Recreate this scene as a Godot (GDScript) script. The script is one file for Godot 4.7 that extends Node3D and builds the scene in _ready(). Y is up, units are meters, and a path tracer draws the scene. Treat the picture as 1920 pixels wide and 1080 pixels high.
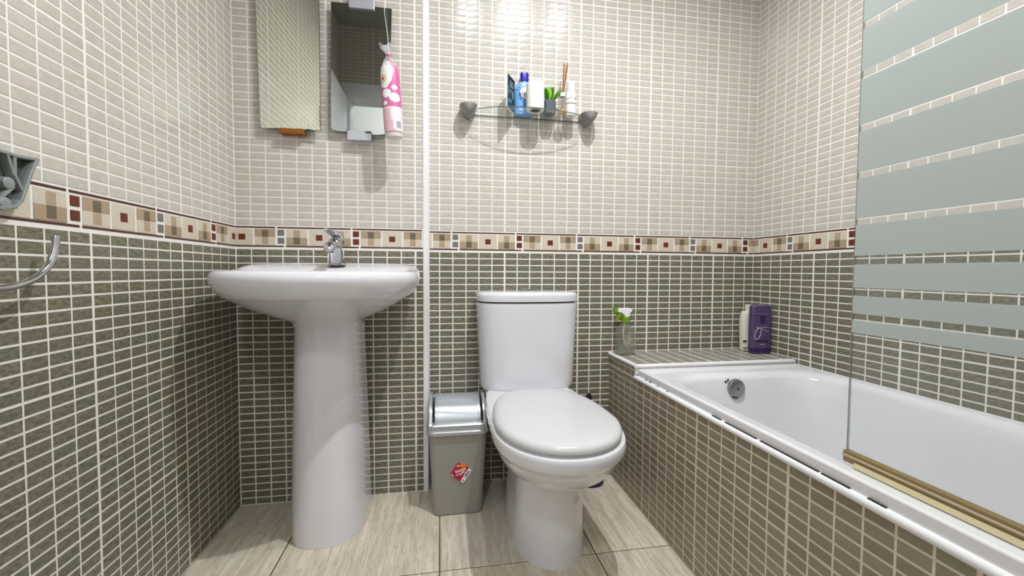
extends Node3D

# ---------------------------------------------------------------- measures (metres)
const P := 0.0505          # pitch of the mosaic cells across
const R := 0.025215        # pitch of the mosaic cells upwards
const BORDER := 0.9077     # underside of the patterned border
const BORDER_H := 0.0789
const CREAM := 0.9866      # where the cream tiling starts
const TOP := 2.54          # ceiling
const SIDE := 2.048        # right wall
const STEP := 0.0434       # how far the right part of the back wall is set back
const FRONT := 1.60        # wall with the doorway
const BATH_X := 1.387      # face of the bath panel
const F := 782.4
const EYE := Vector3(0.6964, 0.8332, 1.5847)

var counts := {}
var rng := RandomNumberGenerator.new()
var look: Basis
var M := {}


func _ready() -> void:
	rng.seed = 7
	# ------------------------------------------------------------ camera, environment, light
	look = Basis(Vector3.UP, -0.1702) * Basis(Vector3.RIGHT, -0.0397) * Basis(Vector3.BACK, 0.0057)
	var cam := Camera3D.new()
	cam.name = "camera"
	cam.fov = rad_to_deg(2.0 * atan(540.0 / F))
	cam.near = 0.02
	cam.far = 50.0
	cam.transform = Transform3D(look, EYE)
	add_child(cam)
	var env := Environment.new()
	env.background_mode = Environment.BG_COLOR
	env.background_color = Color(0.02, 0.02, 0.02)
	env.tonemap_mode = Environment.TONE_MAPPER_LINEAR
	env.tonemap_exposure = 0.785
	env.sdfgi_enabled = true
	env.ssao_enabled = true
	env.ssil_enabled = true
	var we := WorldEnvironment.new()
	we.name = "environment"
	we.environment = env
	add_child(we)
	materials()
	ceiling_light(Vector3(1.13, 2.43, 0.87), 1.75)
	hall_light(Vector3(0.35, 2.40, 2.25), 1.15)
	# ------------------------------------------------------------ the room
	room()
	floor_tiles()
	bath_surround()
	bathtub()
	# ------------------------------------------------------------ the things
	washbasin()
	tap()
	toilet()
	bin()
	brush()
	shower_screen()
	mirrors()
	shelf()
	shelf_things()
	ledge_things()
	cotton_bag()
	left_fittings()


# ================================================================ names and metas
func numbered(called: String) -> String:
	var n: int = counts.get(called, 0)
	counts[called] = n + 1
	return called if n == 0 else "%s_%03d" % [called, n]


func thing(called: String, label: String, category: String, at := Vector3.ZERO, group := "") -> Node3D:
	var o := Node3D.new()
	o.name = numbered(called)
	o.position = at
	add_child(o, true)
	o.set_meta("label", label)
	o.set_meta("category", category)
	if group:
		o.set_meta("group", group)
	return o


func part(called: String, mesh: Mesh, m: Material, parent: Node3D, at := Transform3D.IDENTITY, label := "") -> MeshInstance3D:
	var o := MeshInstance3D.new()
	o.name = numbered(called)
	o.mesh = mesh
	if m:
		o.material_override = m
	o.transform = at
	parent.add_child(o, true)
	if label:
		o.set_meta("label", label)
	return o


func struct(called: String, mesh: Mesh, m: Material, label: String, category: String) -> MeshInstance3D:
	var o := part(called, mesh, m, self)
	o.set_meta("kind", "structure")
	o.set_meta("label", label)
	o.set_meta("category", category)
	return o


func moved(x: float, y: float, z: float) -> Transform3D:
	return Transform3D(Basis.IDENTITY, Vector3(x, y, z))


# ================================================================ mesh building
class Shape:
	var v := PackedVector3Array()   # corners, three per triangle, counter-clockwise seen from outside
	var uv := PackedVector2Array()

	func tri(a: Vector3, b: Vector3, c: Vector3, ua := Vector2.ZERO, ub := Vector2.ZERO, uc := Vector2.ZERO) -> void:
		v.append(a); v.append(b); v.append(c)
		uv.append(ua); uv.append(ub); uv.append(uc)

	func quad(a: Vector3, b: Vector3, c: Vector3, d: Vector3) -> void:
		tri(a, b, c)
		tri(a, c, d)

	func add(other: Shape, t := Transform3D.IDENTITY) -> Shape:
		v.append_array(t * other.v)
		uv.append_array(other.uv)
		return self

	func turned(t: Transform3D) -> Shape:
		v = t * v
		return self

	func outward() -> Shape:
		var s := 0.0
		var o := v[0] if v.size() else Vector3.ZERO
		for i in range(0, v.size(), 3):
			s += (v[i] - o).dot((v[i + 1] - o).cross(v[i + 2] - o))
		if s < 0.0:
			for i in range(0, v.size(), 3):
				var k := v[i + 1]
				v[i + 1] = v[i + 2]
				v[i + 2] = k
				var q := uv[i + 1]
				uv[i + 1] = uv[i + 2]
				uv[i + 2] = q
		return self

	func mesh(sharp := 40.0) -> ArrayMesh:
		var n := v.size() / 3
		var fn := PackedVector3Array()
		fn.resize(n)
		var at := {}
		var keys := []
		for f in n:
			fn[f] = (v[f * 3 + 1] - v[f * 3]).cross(v[f * 3 + 2] - v[f * 3])
			for k in 3:
				var key := Vector3i((v[f * 3 + k] * 20000.0).round())
				keys.append(key)
				if not at.has(key):
					at[key] = PackedInt32Array()
				at[key].append(f)
		var lim := cos(deg_to_rad(sharp))
		var unit := PackedVector3Array()
		unit.resize(n)
		for f in n:
			unit[f] = fn[f].normalized()
		var vs := PackedVector3Array()
		var ns := PackedVector3Array()
		var us := PackedVector2Array()
		for f in n:
			if fn[f].length_squared() < 1e-24:
				continue
			for k in [0, 2, 1]:
				var sum := Vector3.ZERO
				for g in at[keys[f * 3 + k]]:
					if unit[g].dot(unit[f]) >= lim:
						sum += fn[g]
				vs.append(v[f * 3 + k])
				ns.append(sum.normalized() if sum.length_squared() > 1e-24 else unit[f])
				us.append(uv[f * 3 + k])
		var a := []
		a.resize(Mesh.ARRAY_MAX)
		a[Mesh.ARRAY_VERTEX] = vs
		a[Mesh.ARRAY_NORMAL] = ns
		a[Mesh.ARRAY_TEX_UV] = us
		var m := ArrayMesh.new()
		m.add_surface_from_arrays(Mesh.PRIMITIVE_TRIANGLES, a)
		return m


func loft(rings: Array, cap_first := true, cap_last := true) -> Shape:
	var s := Shape.new()
	var n: int = rings[0].size()
	for i in rings.size() - 1:
		var a: PackedVector3Array = rings[i]
		var b: PackedVector3Array = rings[i + 1]
		for k in n:
			var l := (k + 1) % n
			s.quad(a[k], a[l], b[l], b[k])
	for end in 2:
		if (cap_first if end == 0 else cap_last):
			var r: PackedVector3Array = rings[0] if end == 0 else rings[-1]
			var c := Vector3.ZERO
			for p in r:
				c += p / n
			for k in n:
				var l := (k + 1) % n
				if end == 0:
					s.tri(c, r[l], r[k])
				else:
					s.tri(c, r[k], r[l])
	return s.outward()


func oval(cx: float, y: float, cz: float, rx: float, rf: float, rb := -1.0, e := 2.0, eb := -1.0, n := 48) -> PackedVector3Array:
	# a super-ellipse seen from above: half-width rx, reaching rf towards the viewer and rb backwards
	if rb < 0.0: rb = rf
	if eb < 0.0: eb = e
	var r := PackedVector3Array()
	for k in n:
		var t := TAU * (k + 0.5) / n
		var c := cos(t)
		var q := sin(t)
		var ex := e if q > 0.0 else eb
		r.append(Vector3(cx + rx * signf(c) * pow(absf(c), 2.0 / ex), y, cz + (rf if q > 0.0 else rb) * signf(q) * pow(absf(q), 2.0 / ex)))
	return r


func egg(cx: float, y: float, hw: float, zb: float, zc: float, zf: float, bw := 0.65, eb := 2.6, n := 64) -> PackedVector3Array:
	var r := PackedVector3Array()
	for k in n:
		var t := TAU * (k + 0.5) / n
		var c := cos(t)
		var q := sin(t)
		var ex := 2.1 if q > 0.0 else eb
		var z := signf(q) * pow(absf(q), 2.0 / ex)
		var w := 1.0 - (1.0 - bw) * pow(maxf(0.0, -z), 2.0)
		r.append(Vector3(cx + hw * signf(c) * pow(absf(c), 2.0 / ex) * w, y, zc + ((zf - zc) if q > 0.0 else (zc - zb)) * z))
	return r


func rrect(x0: float, x1: float, z0: float, z1: float, y: float, rad: float, n := 8) -> PackedVector3Array:
	var r := PackedVector3Array()
	for c in [[x1 - rad, z1 - rad, 0.0], [x0 + rad, z1 - rad, PI / 2], [x0 + rad, z0 + rad, PI], [x1 - rad, z0 + rad, PI * 1.5]]:
		for k in n + 1:
			var t: float = c[2] + PI / 2 * k / n
			r.append(Vector3(c[0] + rad * cos(t), y, c[1] + rad * sin(t)))
	return r


func box(x0: float, x1: float, y0: float, y1: float, z0: float, z1: float, bevel := 0.0) -> Shape:
	if bevel <= 0.0:
		var s := Shape.new()
		var a := Vector3(x0, y0, z0); var b := Vector3(x1, y0, z0); var c := Vector3(x1, y1, z0); var d := Vector3(x0, y1, z0)
		var e := Vector3(x0, y0, z1); var f := Vector3(x1, y0, z1); var g := Vector3(x1, y1, z1); var h := Vector3(x0, y1, z1)
		s.quad(e, f, g, h); s.quad(b, a, d, c); s.quad(a, e, h, d); s.quad(f, b, c, g); s.quad(h, g, c, d); s.quad(a, b, f, e)
		return s
	var k := bevel
	var rings := []
	for q in [[k, 0.0], [0.3 * k, 0.3 * k], [0.0, k]]:
		rings.append(rrect(x0 + q[0], x1 - q[0], z0 + q[0], z1 - q[0], y0 + q[1], k * 0.8, 2))
	for q in [[0.0, k], [0.3 * k, 0.3 * k], [k, 0.0]]:
		rings.append(rrect(x0 + q[0], x1 - q[0], z0 + q[0], z1 - q[0], y1 - q[1], k * 0.8, 2))
	return loft(rings)


func lathe(profile: Array, n := 32, sx := 1.0, sz := 1.0) -> Shape:
	# profile of Vector2(radius, height); a zero radius closes an end
	var rings := []
	for p in profile:
		var r := PackedVector3Array()
		for k in n:
			var t := TAU * k / n
			r.append(Vector3(p.x * cos(t) * sx, p.y, p.x * sin(t) * sz))
		rings.append(r)
	return loft(rings)


func tube(path: Array, rad: float, n := 12, rad_end := -1.0) -> Shape:
	if rad_end < 0.0: rad_end = rad
	var rings := []
	var up := Vector3(0.123, 0.97, 0.21).normalized()
	for i in path.size():
		var d: Vector3 = (path[mini(i + 1, path.size() - 1)] - path[maxi(i - 1, 0)]).normalized()
		var a := d.cross(up)
		if a.length() < 0.05:
			a = d.cross(Vector3(1, 0, 0.1))
		a = a.normalized()
		var b := a.cross(d).normalized()
		up = b
		var r := PackedVector3Array()
		var q := lerpf(rad, rad_end, float(i) / (path.size() - 1))
		for k in n:
			var t := TAU * k / n
			r.append(path[i] + (a * cos(t) + b * sin(t)) * q)
		rings.append(r)
	return loft(rings)


func curve(points: Array, each := 8) -> Array:
	# a smooth path through the points (Catmull-Rom)
	var out := []
	for i in points.size() - 1:
		var p0: Vector3 = points[maxi(i - 1, 0)]
		var p3: Vector3 = points[mini(i + 2, points.size() - 1)]
		for k in each:
			out.append(points[i].cubic_interpolate(points[i + 1], p0, p3, float(k) / each))
	out.append(points[-1])
	return out


func prism(poly: Array, z0: float, z1: float, bevel := 0.0) -> Shape:
	# a flat outline in x and y given a thickness from z0 to z1
	var pts := PackedVector2Array(poly)
	if Geometry2D.is_polygon_clockwise(pts):
		pts.reverse()
	var idx := Geometry2D.triangulate_polygon(pts)
	var s := Shape.new()
	var inner := pts
	if bevel > 0.0:
		inner = PackedVector2Array()
		for i in pts.size():
			var a := (pts[i] - pts[i - 1]).normalized()
			var b := (pts[(i + 1) % pts.size()] - pts[i]).normalized()
			var nrm := Vector2(-a.y - b.y, a.x + b.x)
			inner.append(pts[i] + nrm.normalized() * bevel)
	for i in range(0, idx.size(), 3):
		var a := inner[idx[i]]
		var b := inner[idx[i + 1]]
		var c := inner[idx[i + 2]]
		if (b - a).cross(c - a) < 0.0:
			var k := b
			b = c
			c = k
		s.tri(Vector3(a.x, a.y, z1), Vector3(b.x, b.y, z1), Vector3(c.x, c.y, z1), a, b, c)
	for i in range(0, idx.size(), 3):
		var a := pts[idx[i]]
		var b := pts[idx[i + 1]]
		var c := pts[idx[i + 2]]
		if (b - a).cross(c - a) < 0.0:
			var k := b
			b = c
			c = k
		s.tri(Vector3(a.x, a.y, z0), Vector3(c.x, c.y, z0), Vector3(b.x, b.y, z0))
	var n := pts.size()
	for i in n:
		var a := pts[i]
		var b := pts[(i + 1) % n]
		s.quad(Vector3(a.x, a.y, z0), Vector3(b.x, b.y, z0), Vector3(b.x, b.y, z1 - bevel), Vector3(a.x, a.y, z1 - bevel))
		if bevel > 0.0:
			var c := inner[i]
			var d := inner[(i + 1) % n]
			s.quad(Vector3(a.x, a.y, z1 - bevel), Vector3(b.x, b.y, z1 - bevel), Vector3(d.x, d.y, z1), Vector3(c.x, c.y, z1))
	return s


func flat_card(poly: Array, y0: float, y1: float, bevel := 0.0) -> Shape:
	# the same, but the outline lies in x and z and the thickness goes up from y0 to y1
	var q := []
	for p in poly:
		q.append(Vector2(p.x, -p.y))
	return prism(q, y0, y1, bevel).turned(Transform3D(Basis(Vector3(1, 0, 0), Vector3(0, 0, -1), Vector3(0, 1, 0)), Vector3.ZERO))


func words(text: String, size: float, m: Material, parent: Node3D, at: Transform3D, font := "Droid Sans", bold := false, italic := false, called := "lettering") -> MeshInstance3D:
	var f := SystemFont.new()
	f.font_names = PackedStringArray([font])
	f.font_weight = 700 if bold else 400
	f.font_italic = italic
	var t := TextMesh.new()
	t.text = text
	t.font = f
	t.font_size = 48
	t.pixel_size = size / 48.0
	t.depth = 0.0006
	t.curve_step = 2.0
	return part(called, t, m, parent, at)


# ================================================================ materials
func mat(c: Color, rough := 0.5, metal := 0.0) -> StandardMaterial3D:
	var m := StandardMaterial3D.new()
	m.albedo_color = c
	m.roughness = rough
	m.metallic = metal
	return m


func rgb(r: int, g: int, b: int) -> Color:
	return Color8(r, g, b)


func noise_image(w: int, h: int, freq: float, stretch: Vector2, seed_: int, octaves := 4) -> Image:
	var n := FastNoiseLite.new()
	n.noise_type = FastNoiseLite.TYPE_SIMPLEX_SMOOTH
	n.seed = seed_
	n.frequency = freq
	n.fractal_octaves = octaves
	var im := Image.create(w, h, false, Image.FORMAT_RF)
	for y in h:
		for x in w:
			# wraps round both ways: blend of the four shifted copies
			var fx := float(x) / w
			var fy := float(y) / h
			var a := n.get_noise_2d(x * stretch.x, y * stretch.y)
			var b := n.get_noise_2d((x - w) * stretch.x, y * stretch.y)
			var c := n.get_noise_2d(x * stretch.x, (y - h) * stretch.y)
			var d := n.get_noise_2d((x - w) * stretch.x, (y - h) * stretch.y)
			im.set_pixel(x, y, Color(lerpf(lerpf(a, b, fx), lerpf(c, d, fx), fy), 0, 0))
	return im


func stone(w: int, h: int, freq: float, stretch: Vector2, seed_: int, tint: Array, contrast: float, vein: float) -> ImageTexture:
	var a := noise_image(w, h, freq, stretch, seed_, 4)
	var b := noise_image(w, h, freq * 1.7, stretch, seed_ + 11, 3)
	var im := Image.create(w, h, false, Image.FORMAT_RGB8)
	for y in h:
		for x in w:
			var q := a.get_pixel(x, y).r
			var k := clampf(0.5 + q * contrast, 0.0, 1.0)
			var line := pow(clampf(1.0 - absf(b.get_pixel(x, y).r) * 5.0, 0.0, 1.0), 3.0)
			var c: Color = tint[0].lerp(tint[1], k)
			im.set_pixel(x, y, c.lerp(tint[2], line * vein))
	im.generate_mipmaps()
	return ImageTexture.create_from_image(im)


func materials() -> void:
	M.grout = mat(rgb(242, 238, 231), 0.8)
	M.panel_grout = mat(rgb(222, 214, 194), 0.85)
	M.floor_grout = mat(rgb(92, 76, 60), 0.9)
	var slate := stone(256, 256, 0.035, Vector2(0.7, 1.5), 3, [Color(0.70, 0.70, 0.68), Color(1.0, 1.0, 0.97), Color(0.50, 0.49, 0.47)], 1.15, 0.5)
	var soft := stone(256, 256, 0.03, Vector2(1.0, 1.4), 21, [Color(0.92, 0.91, 0.90), Color(1.0, 1.0, 1.0), Color(0.97, 0.96, 0.95)], 0.8, 0.3)
	M.green = []
	for c in [rgb(149, 143, 123), rgb(151, 143, 124), rgb(143, 141, 120), rgb(146, 139, 120)]:
		var m := mat(c, 0.34)
		m.albedo_texture = slate
		m.uv1_triplanar = true
		m.uv1_world_triplanar = true
		m.uv1_scale = Vector3(9.0, 9.0, 9.0)
		M.green.append(m)
	M.panel = []
	for c in [rgb(154, 142, 121), rgb(158, 144, 124), rgb(149, 141, 119), rgb(147, 134, 114)]:
		var m := mat(c, 0.4)
		m.albedo_texture = soft
		m.uv1_triplanar = true
		m.uv1_world_triplanar = true
		m.uv1_scale = Vector3(9.0, 9.0, 9.0)
		M.panel.append(m)
	M.cream = []
	for c in [rgb(210, 202, 192), rgb(213, 204, 195), rgb(208, 202, 193), rgb(211, 204, 192)]:
		var m := mat(c, 0.14)
		m.albedo_texture = soft
		m.uv1_triplanar = true
		m.uv1_world_triplanar = true
		m.uv1_scale = Vector3(5.0, 5.0, 5.0)
		M.cream.append(m)
	var travertine := stone(512, 512, 0.016, Vector2(3.4, 0.30), 5, [Color(0.81, 0.765, 0.69), Color(0.925, 0.895, 0.84), Color(0.63, 0.57, 0.49)], 1.3, 0.42)
	M.floor = []
	for c in [Color(1, 1, 1), Color(0.96, 0.955, 0.95), Color(0.98, 0.97, 0.95)]:
		var m := mat(c, 0.42)
		m.albedo_texture = travertine
		M.floor.append(m)
	M.border_cream = mat(rgb(222, 211, 193), 0.35)
	M.border_cream.albedo_texture = soft
	M.border_cream.uv1_triplanar = true
	M.border_cream.uv1_world_triplanar = true
	M.border_cream.uv1_scale = Vector3(12, 12, 12)
	M.tan = mat(rgb(172, 151, 124), 0.4)
	M.tan_light = mat(rgb(178, 158, 131), 0.4)
	M.dark = mat(rgb(112, 98, 78), 0.4)
	M.brown = mat(rgb(84, 42, 34), 0.4)
	M.red = mat(rgb(104, 40, 20), 0.35)
	M.slate = mat(rgb(122, 114, 108), 0.4)
	M.plastic = mat(rgb(240, 240, 240), 0.3)
	M.plaster = mat(rgb(236, 235, 232), 0.9)
	M.ceiling = mat(rgb(168, 167, 160), 0.9)
	M.paint = mat(rgb(238, 237, 242), 0.5)
	M.china = mat(rgb(226, 225, 229), 0.08)
	M.china.clearcoat_enabled = true
	M.china.clearcoat = 0.5
	M.china.clearcoat_roughness = 0.05
	M.enamel = mat(rgb(230, 229, 231), 0.12)
	M.seat = mat(rgb(212, 211, 212), 0.18)
	M.chrome = mat(rgb(205, 205, 208), 0.12, 1.0)
	M.steel = mat(rgb(158, 158, 156), 0.32, 0.9)
	M.cast = mat(rgb(150, 156, 154), 0.45, 0.3)
	M.cast_dark = mat(rgb(78, 83, 76), 0.6, 0.2)
	M.mould = mat(rgb(28, 26, 24), 0.9)
	M.glass = mat(Color(0.86, 0.95, 0.91, 0.05), 0.0)
	M.glass.metallic_specular = 0.27
	M.glass.transparency = BaseMaterial3D.TRANSPARENCY_ALPHA
	M.glass_edge = mat(Color(0.30, 0.40, 0.36, 0.55), 0.05)
	M.glass_edge.transparency = BaseMaterial3D.TRANSPARENCY_ALPHA
	M.frost = mat(rgb(206, 214, 211), 0.5)
	M.frost.backlight_enabled = true
	M.frost.backlight = Color(0.7, 0.74, 0.72)
	M.seal = mat(rgb(138, 116, 72), 0.4)
	M.seal_pale = mat(rgb(196, 187, 146), 0.4)
	M.mirror = mat(rgb(232, 238, 226), 0.015, 1.0)
	M.mirror_dark = mat(rgb(172, 176, 170), 0.015, 1.0)
	M.rust = mat(rgb(150, 88, 24), 0.55, 0.2)
	M.black = mat(rgb(24, 24, 26), 0.4)
	M.navy = mat(rgb(22, 28, 84), 0.35)


# ================================================================ tiling
func on_picture(p: Vector3) -> Vector2:
	var q := look.inverse() * (p - EYE)
	if q.z > -0.05:
		return Vector2(-9999, -9999)
	return Vector2(960.0 - F * q.x / q.z, 540.0 + F * q.y / q.z)


var tile_shapes := {}

func tile_mesh(w: float, h: float, proud := 0.0012) -> ArrayMesh:
	# one glazed tile lying in x and y, its face proud of the joints, edges eased
	var key := Vector3i(roundi(w * 1e5), roundi(h * 1e5), roundi(proud * 1e5))
	if not tile_shapes.has(key):
		var b := minf(0.0011, minf(w, h) * 0.2)
		var s := Shape.new()
		var o := []
		var i := []
		for c in [[-1, -1], [1, -1], [1, 1], [-1, 1]]:
			o.append(Vector3(c[0] * w / 2, c[1] * h / 2, 0.0))
			i.append(Vector3(c[0] * (w / 2 - b), c[1] * (h / 2 - b), proud))
		s.quad(i[0], i[1], i[2], i[3])
		for k in 4:
			var l := (k + 1) % 4
			var mo: Vector3 = o[k] + Vector3(0, 0, proud * 0.55)
			var ml: Vector3 = o[l] + Vector3(0, 0, proud * 0.55)
			s.quad(o[k], o[l], ml, mo)
			s.quad(mo, ml, i[l], i[k])
		tile_shapes[key] = s.mesh(50.0)
	return tile_shapes[key]


# The 300 cells that show largest become tiles of their own; the rest of the same field is one mesh.
func tile_field(parent: Node3D, frame: Transform3D, u0: float, ulo: float, uhi: float, v0: float, vlo: float, vhi: float, called: String, mats: Array, hidden := [], most := 300, proud := 0.0012) -> void:
	var cells := []
	for i in range(floori((ulo - u0) / P + 1e-4), ceili((uhi - u0) / P - 1e-4)):
		var a := maxf(u0 + i * P + (0.0035 if posmod(i, 6) == 0 else 0.00215), ulo + 0.0012)
		var b := minf(u0 + (i + 1) * P - (0.0035 if posmod(i, 6) == 5 else 0.00215), uhi - 0.0012)
		if b - a < 0.005:
			continue
		for j in range(floori((vlo - v0) / R + 1e-4), ceili((vhi - v0) / R - 1e-4)):
			var c := maxf(v0 + j * R + (0.0029 if posmod(j, 12) == 0 else 0.0023), vlo + 0.001)
			var d := minf(v0 + (j + 1) * R - (0.0029 if posmod(j, 12) == 11 else 0.0023), vhi - 0.001)
			if d - c < 0.004:
				continue
			var mid := Vector3((a + b) / 2, (c + d) / 2, 0)
			var corners := []
			for q in [Vector3(a, c, 0), Vector3(b, c, 0), Vector3(b, d, 0), Vector3(a, d, 0)]:
				corners.append(on_picture(frame * q))
			var at := on_picture(frame * mid)
			var area := 0.0
			for k in 4:
				area += corners[k].cross(corners[(k + 1) % 4]) / 2.0
			area = absf(area)
			if at.x < 0 or at.x > 1920 or at.y < 0 or at.y > 1080:
				area = 0.0
			for r in hidden:
				if r.has_point(at):
					area = 0.0
			cells.append([area, i, j, mid, b - a, d - c, rng.randi() % 4])
	cells.sort_custom(func(x, y): return x[0] > y[0] if x[0] != y[0] else (x[1] < y[1] if x[1] != y[1] else x[2] < y[2]))
	var st := [[], [], [], []]
	for k in 4:
		st[k] = [PackedVector3Array(), PackedVector3Array(), PackedVector2Array()]
	var left := 0
	for n in cells.size():
		var c: Array = cells[n]
		var mesh := tile_mesh(c[4], c[5], proud)
		if n < most and c[0] > 0.0:
			part(called, mesh, mats[c[6]], parent, frame * Transform3D(Basis.IDENTITY, c[3]))
		else:
			left += 1
			var arr := mesh.surface_get_arrays(0)
			var t := frame * Transform3D(Basis.IDENTITY, c[3])
			st[c[6]][0].append_array(t * (arr[Mesh.ARRAY_VERTEX] as PackedVector3Array))
			st[c[6]][1].append_array(Transform3D(t.basis, Vector3.ZERO) * (arr[Mesh.ARRAY_NORMAL] as PackedVector3Array))
			st[c[6]][2].append_array(arr[Mesh.ARRAY_TEX_UV])
	if left == 0:
		return
	var rest := ArrayMesh.new()
	for k in 4:
		if st[k][0].size() == 0:
			continue
		var a := []
		a.resize(Mesh.ARRAY_MAX)
		a[Mesh.ARRAY_VERTEX] = st[k][0]
		a[Mesh.ARRAY_NORMAL] = st[k][1]
		a[Mesh.ARRAY_TEX_UV] = st[k][2]
		rest.add_surface_from_arrays(Mesh.PRIMITIVE_TRIANGLES, a)
		rest.surface_set_material(rest.get_surface_count() - 1, mats[k])
	var o := part(called + "_field", rest, null, parent)
	o.set_meta("kind", "stuff")


# The patterned border: pieces 0.25 m long, by turns with two grey and two red squares at their start.
func border(parent: Node3D, frame: Transform3D, start: float, red_first: bool, ulo: float, uhi: float) -> void:
	const L := 0.2507
	var n0 := floori((ulo - start) / L + 0.001)
	if start + n0 * L > ulo + 1e-4:
		n0 -= 1
	for n in range(n0 - 1, ceili((uhi - start) / L)):
		var red := (posmod(n, 2) == 0) == red_first
		var u := start + n * L
		var base: MeshInstance3D = null
		var pieces := []   # from, to, bottom, top (shares of length and height), proud, material, name
		pieces.append([0.126, 0.403, 0.16, 0.87, 0.0, M.border_cream, "cream_panel"])
		pieces.append([0.425, 0.70, 0.16, 0.87, 0.0, M.border_cream, "cream_panel"])
		pieces.append([0.723, 0.985, 0.16, 0.87, 0.0, M.border_cream, "cream_panel"])
		pieces.append([0.01, 0.985, 0.908, 0.972, 0.0, M.brown, "brown_line"])
		pieces.append([0.122, 1.095, 0.082, 0.142, 0.0, M.brown, "brown_line"])
		for k in 2:
			pieces.append([0.016, 0.10, 0.235 + 0.355 * k, 0.49 + 0.355 * k, 0.0006, M.red if red else M.slate, "red_square" if red else "grey_square"])
		for k in [[0.126, 0.403], [0.723, 0.985]]:
			var a: float = k[0]
			var w: float = k[1] - k[0]
			var low: float = 0.16 if not red else 0.515
			pieces.append([a, a + w, low, low + 0.355, 0.0003, M.tan, "tan_panel"])
			var other: float = 0.515 if not red else 0.16
			pieces.append([a + w * 0.34, a + w * 0.665, maxf(other, 0.2), minf(other + 0.355, 0.83), 0.0006, M.tan_light, "tan_strip"])
			pieces.append([a + w * 0.34, a + w * 0.665, maxf(low, 0.2), minf(low + 0.355, 0.83), 0.0006, M.dark, "dark_strip"])
		pieces.append([0.425 + 0.275 * 0.33, 0.425 + 0.275 * 0.655, 0.38, 0.645, 0.0006, M.red, "red_square"])
		var i := 0
		for q in pieces:
			var a := maxf(u + q[0] * L, ulo + 0.0015)
			var b := minf(u + q[1] * L, uhi - 0.0015)
			i += 1
			if b - a < 0.002:
				continue
			var h: float = (q[3] - q[2]) * BORDER_H
			var at := Vector3((a + b) / 2, BORDER + (q[2] + q[3]) / 2 * BORDER_H, 0.0)
			var mesh := tile_mesh(b - a, h, 0.0014 + q[4])
			if base == null:
				base = part("border_tile", mesh, q[5], parent, frame * Transform3D(Basis.IDENTITY, at))
			else:
				part(q[6], mesh, q[5], base, base.transform.affine_inverse() * frame * Transform3D(Basis.IDENTITY, at))


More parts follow.
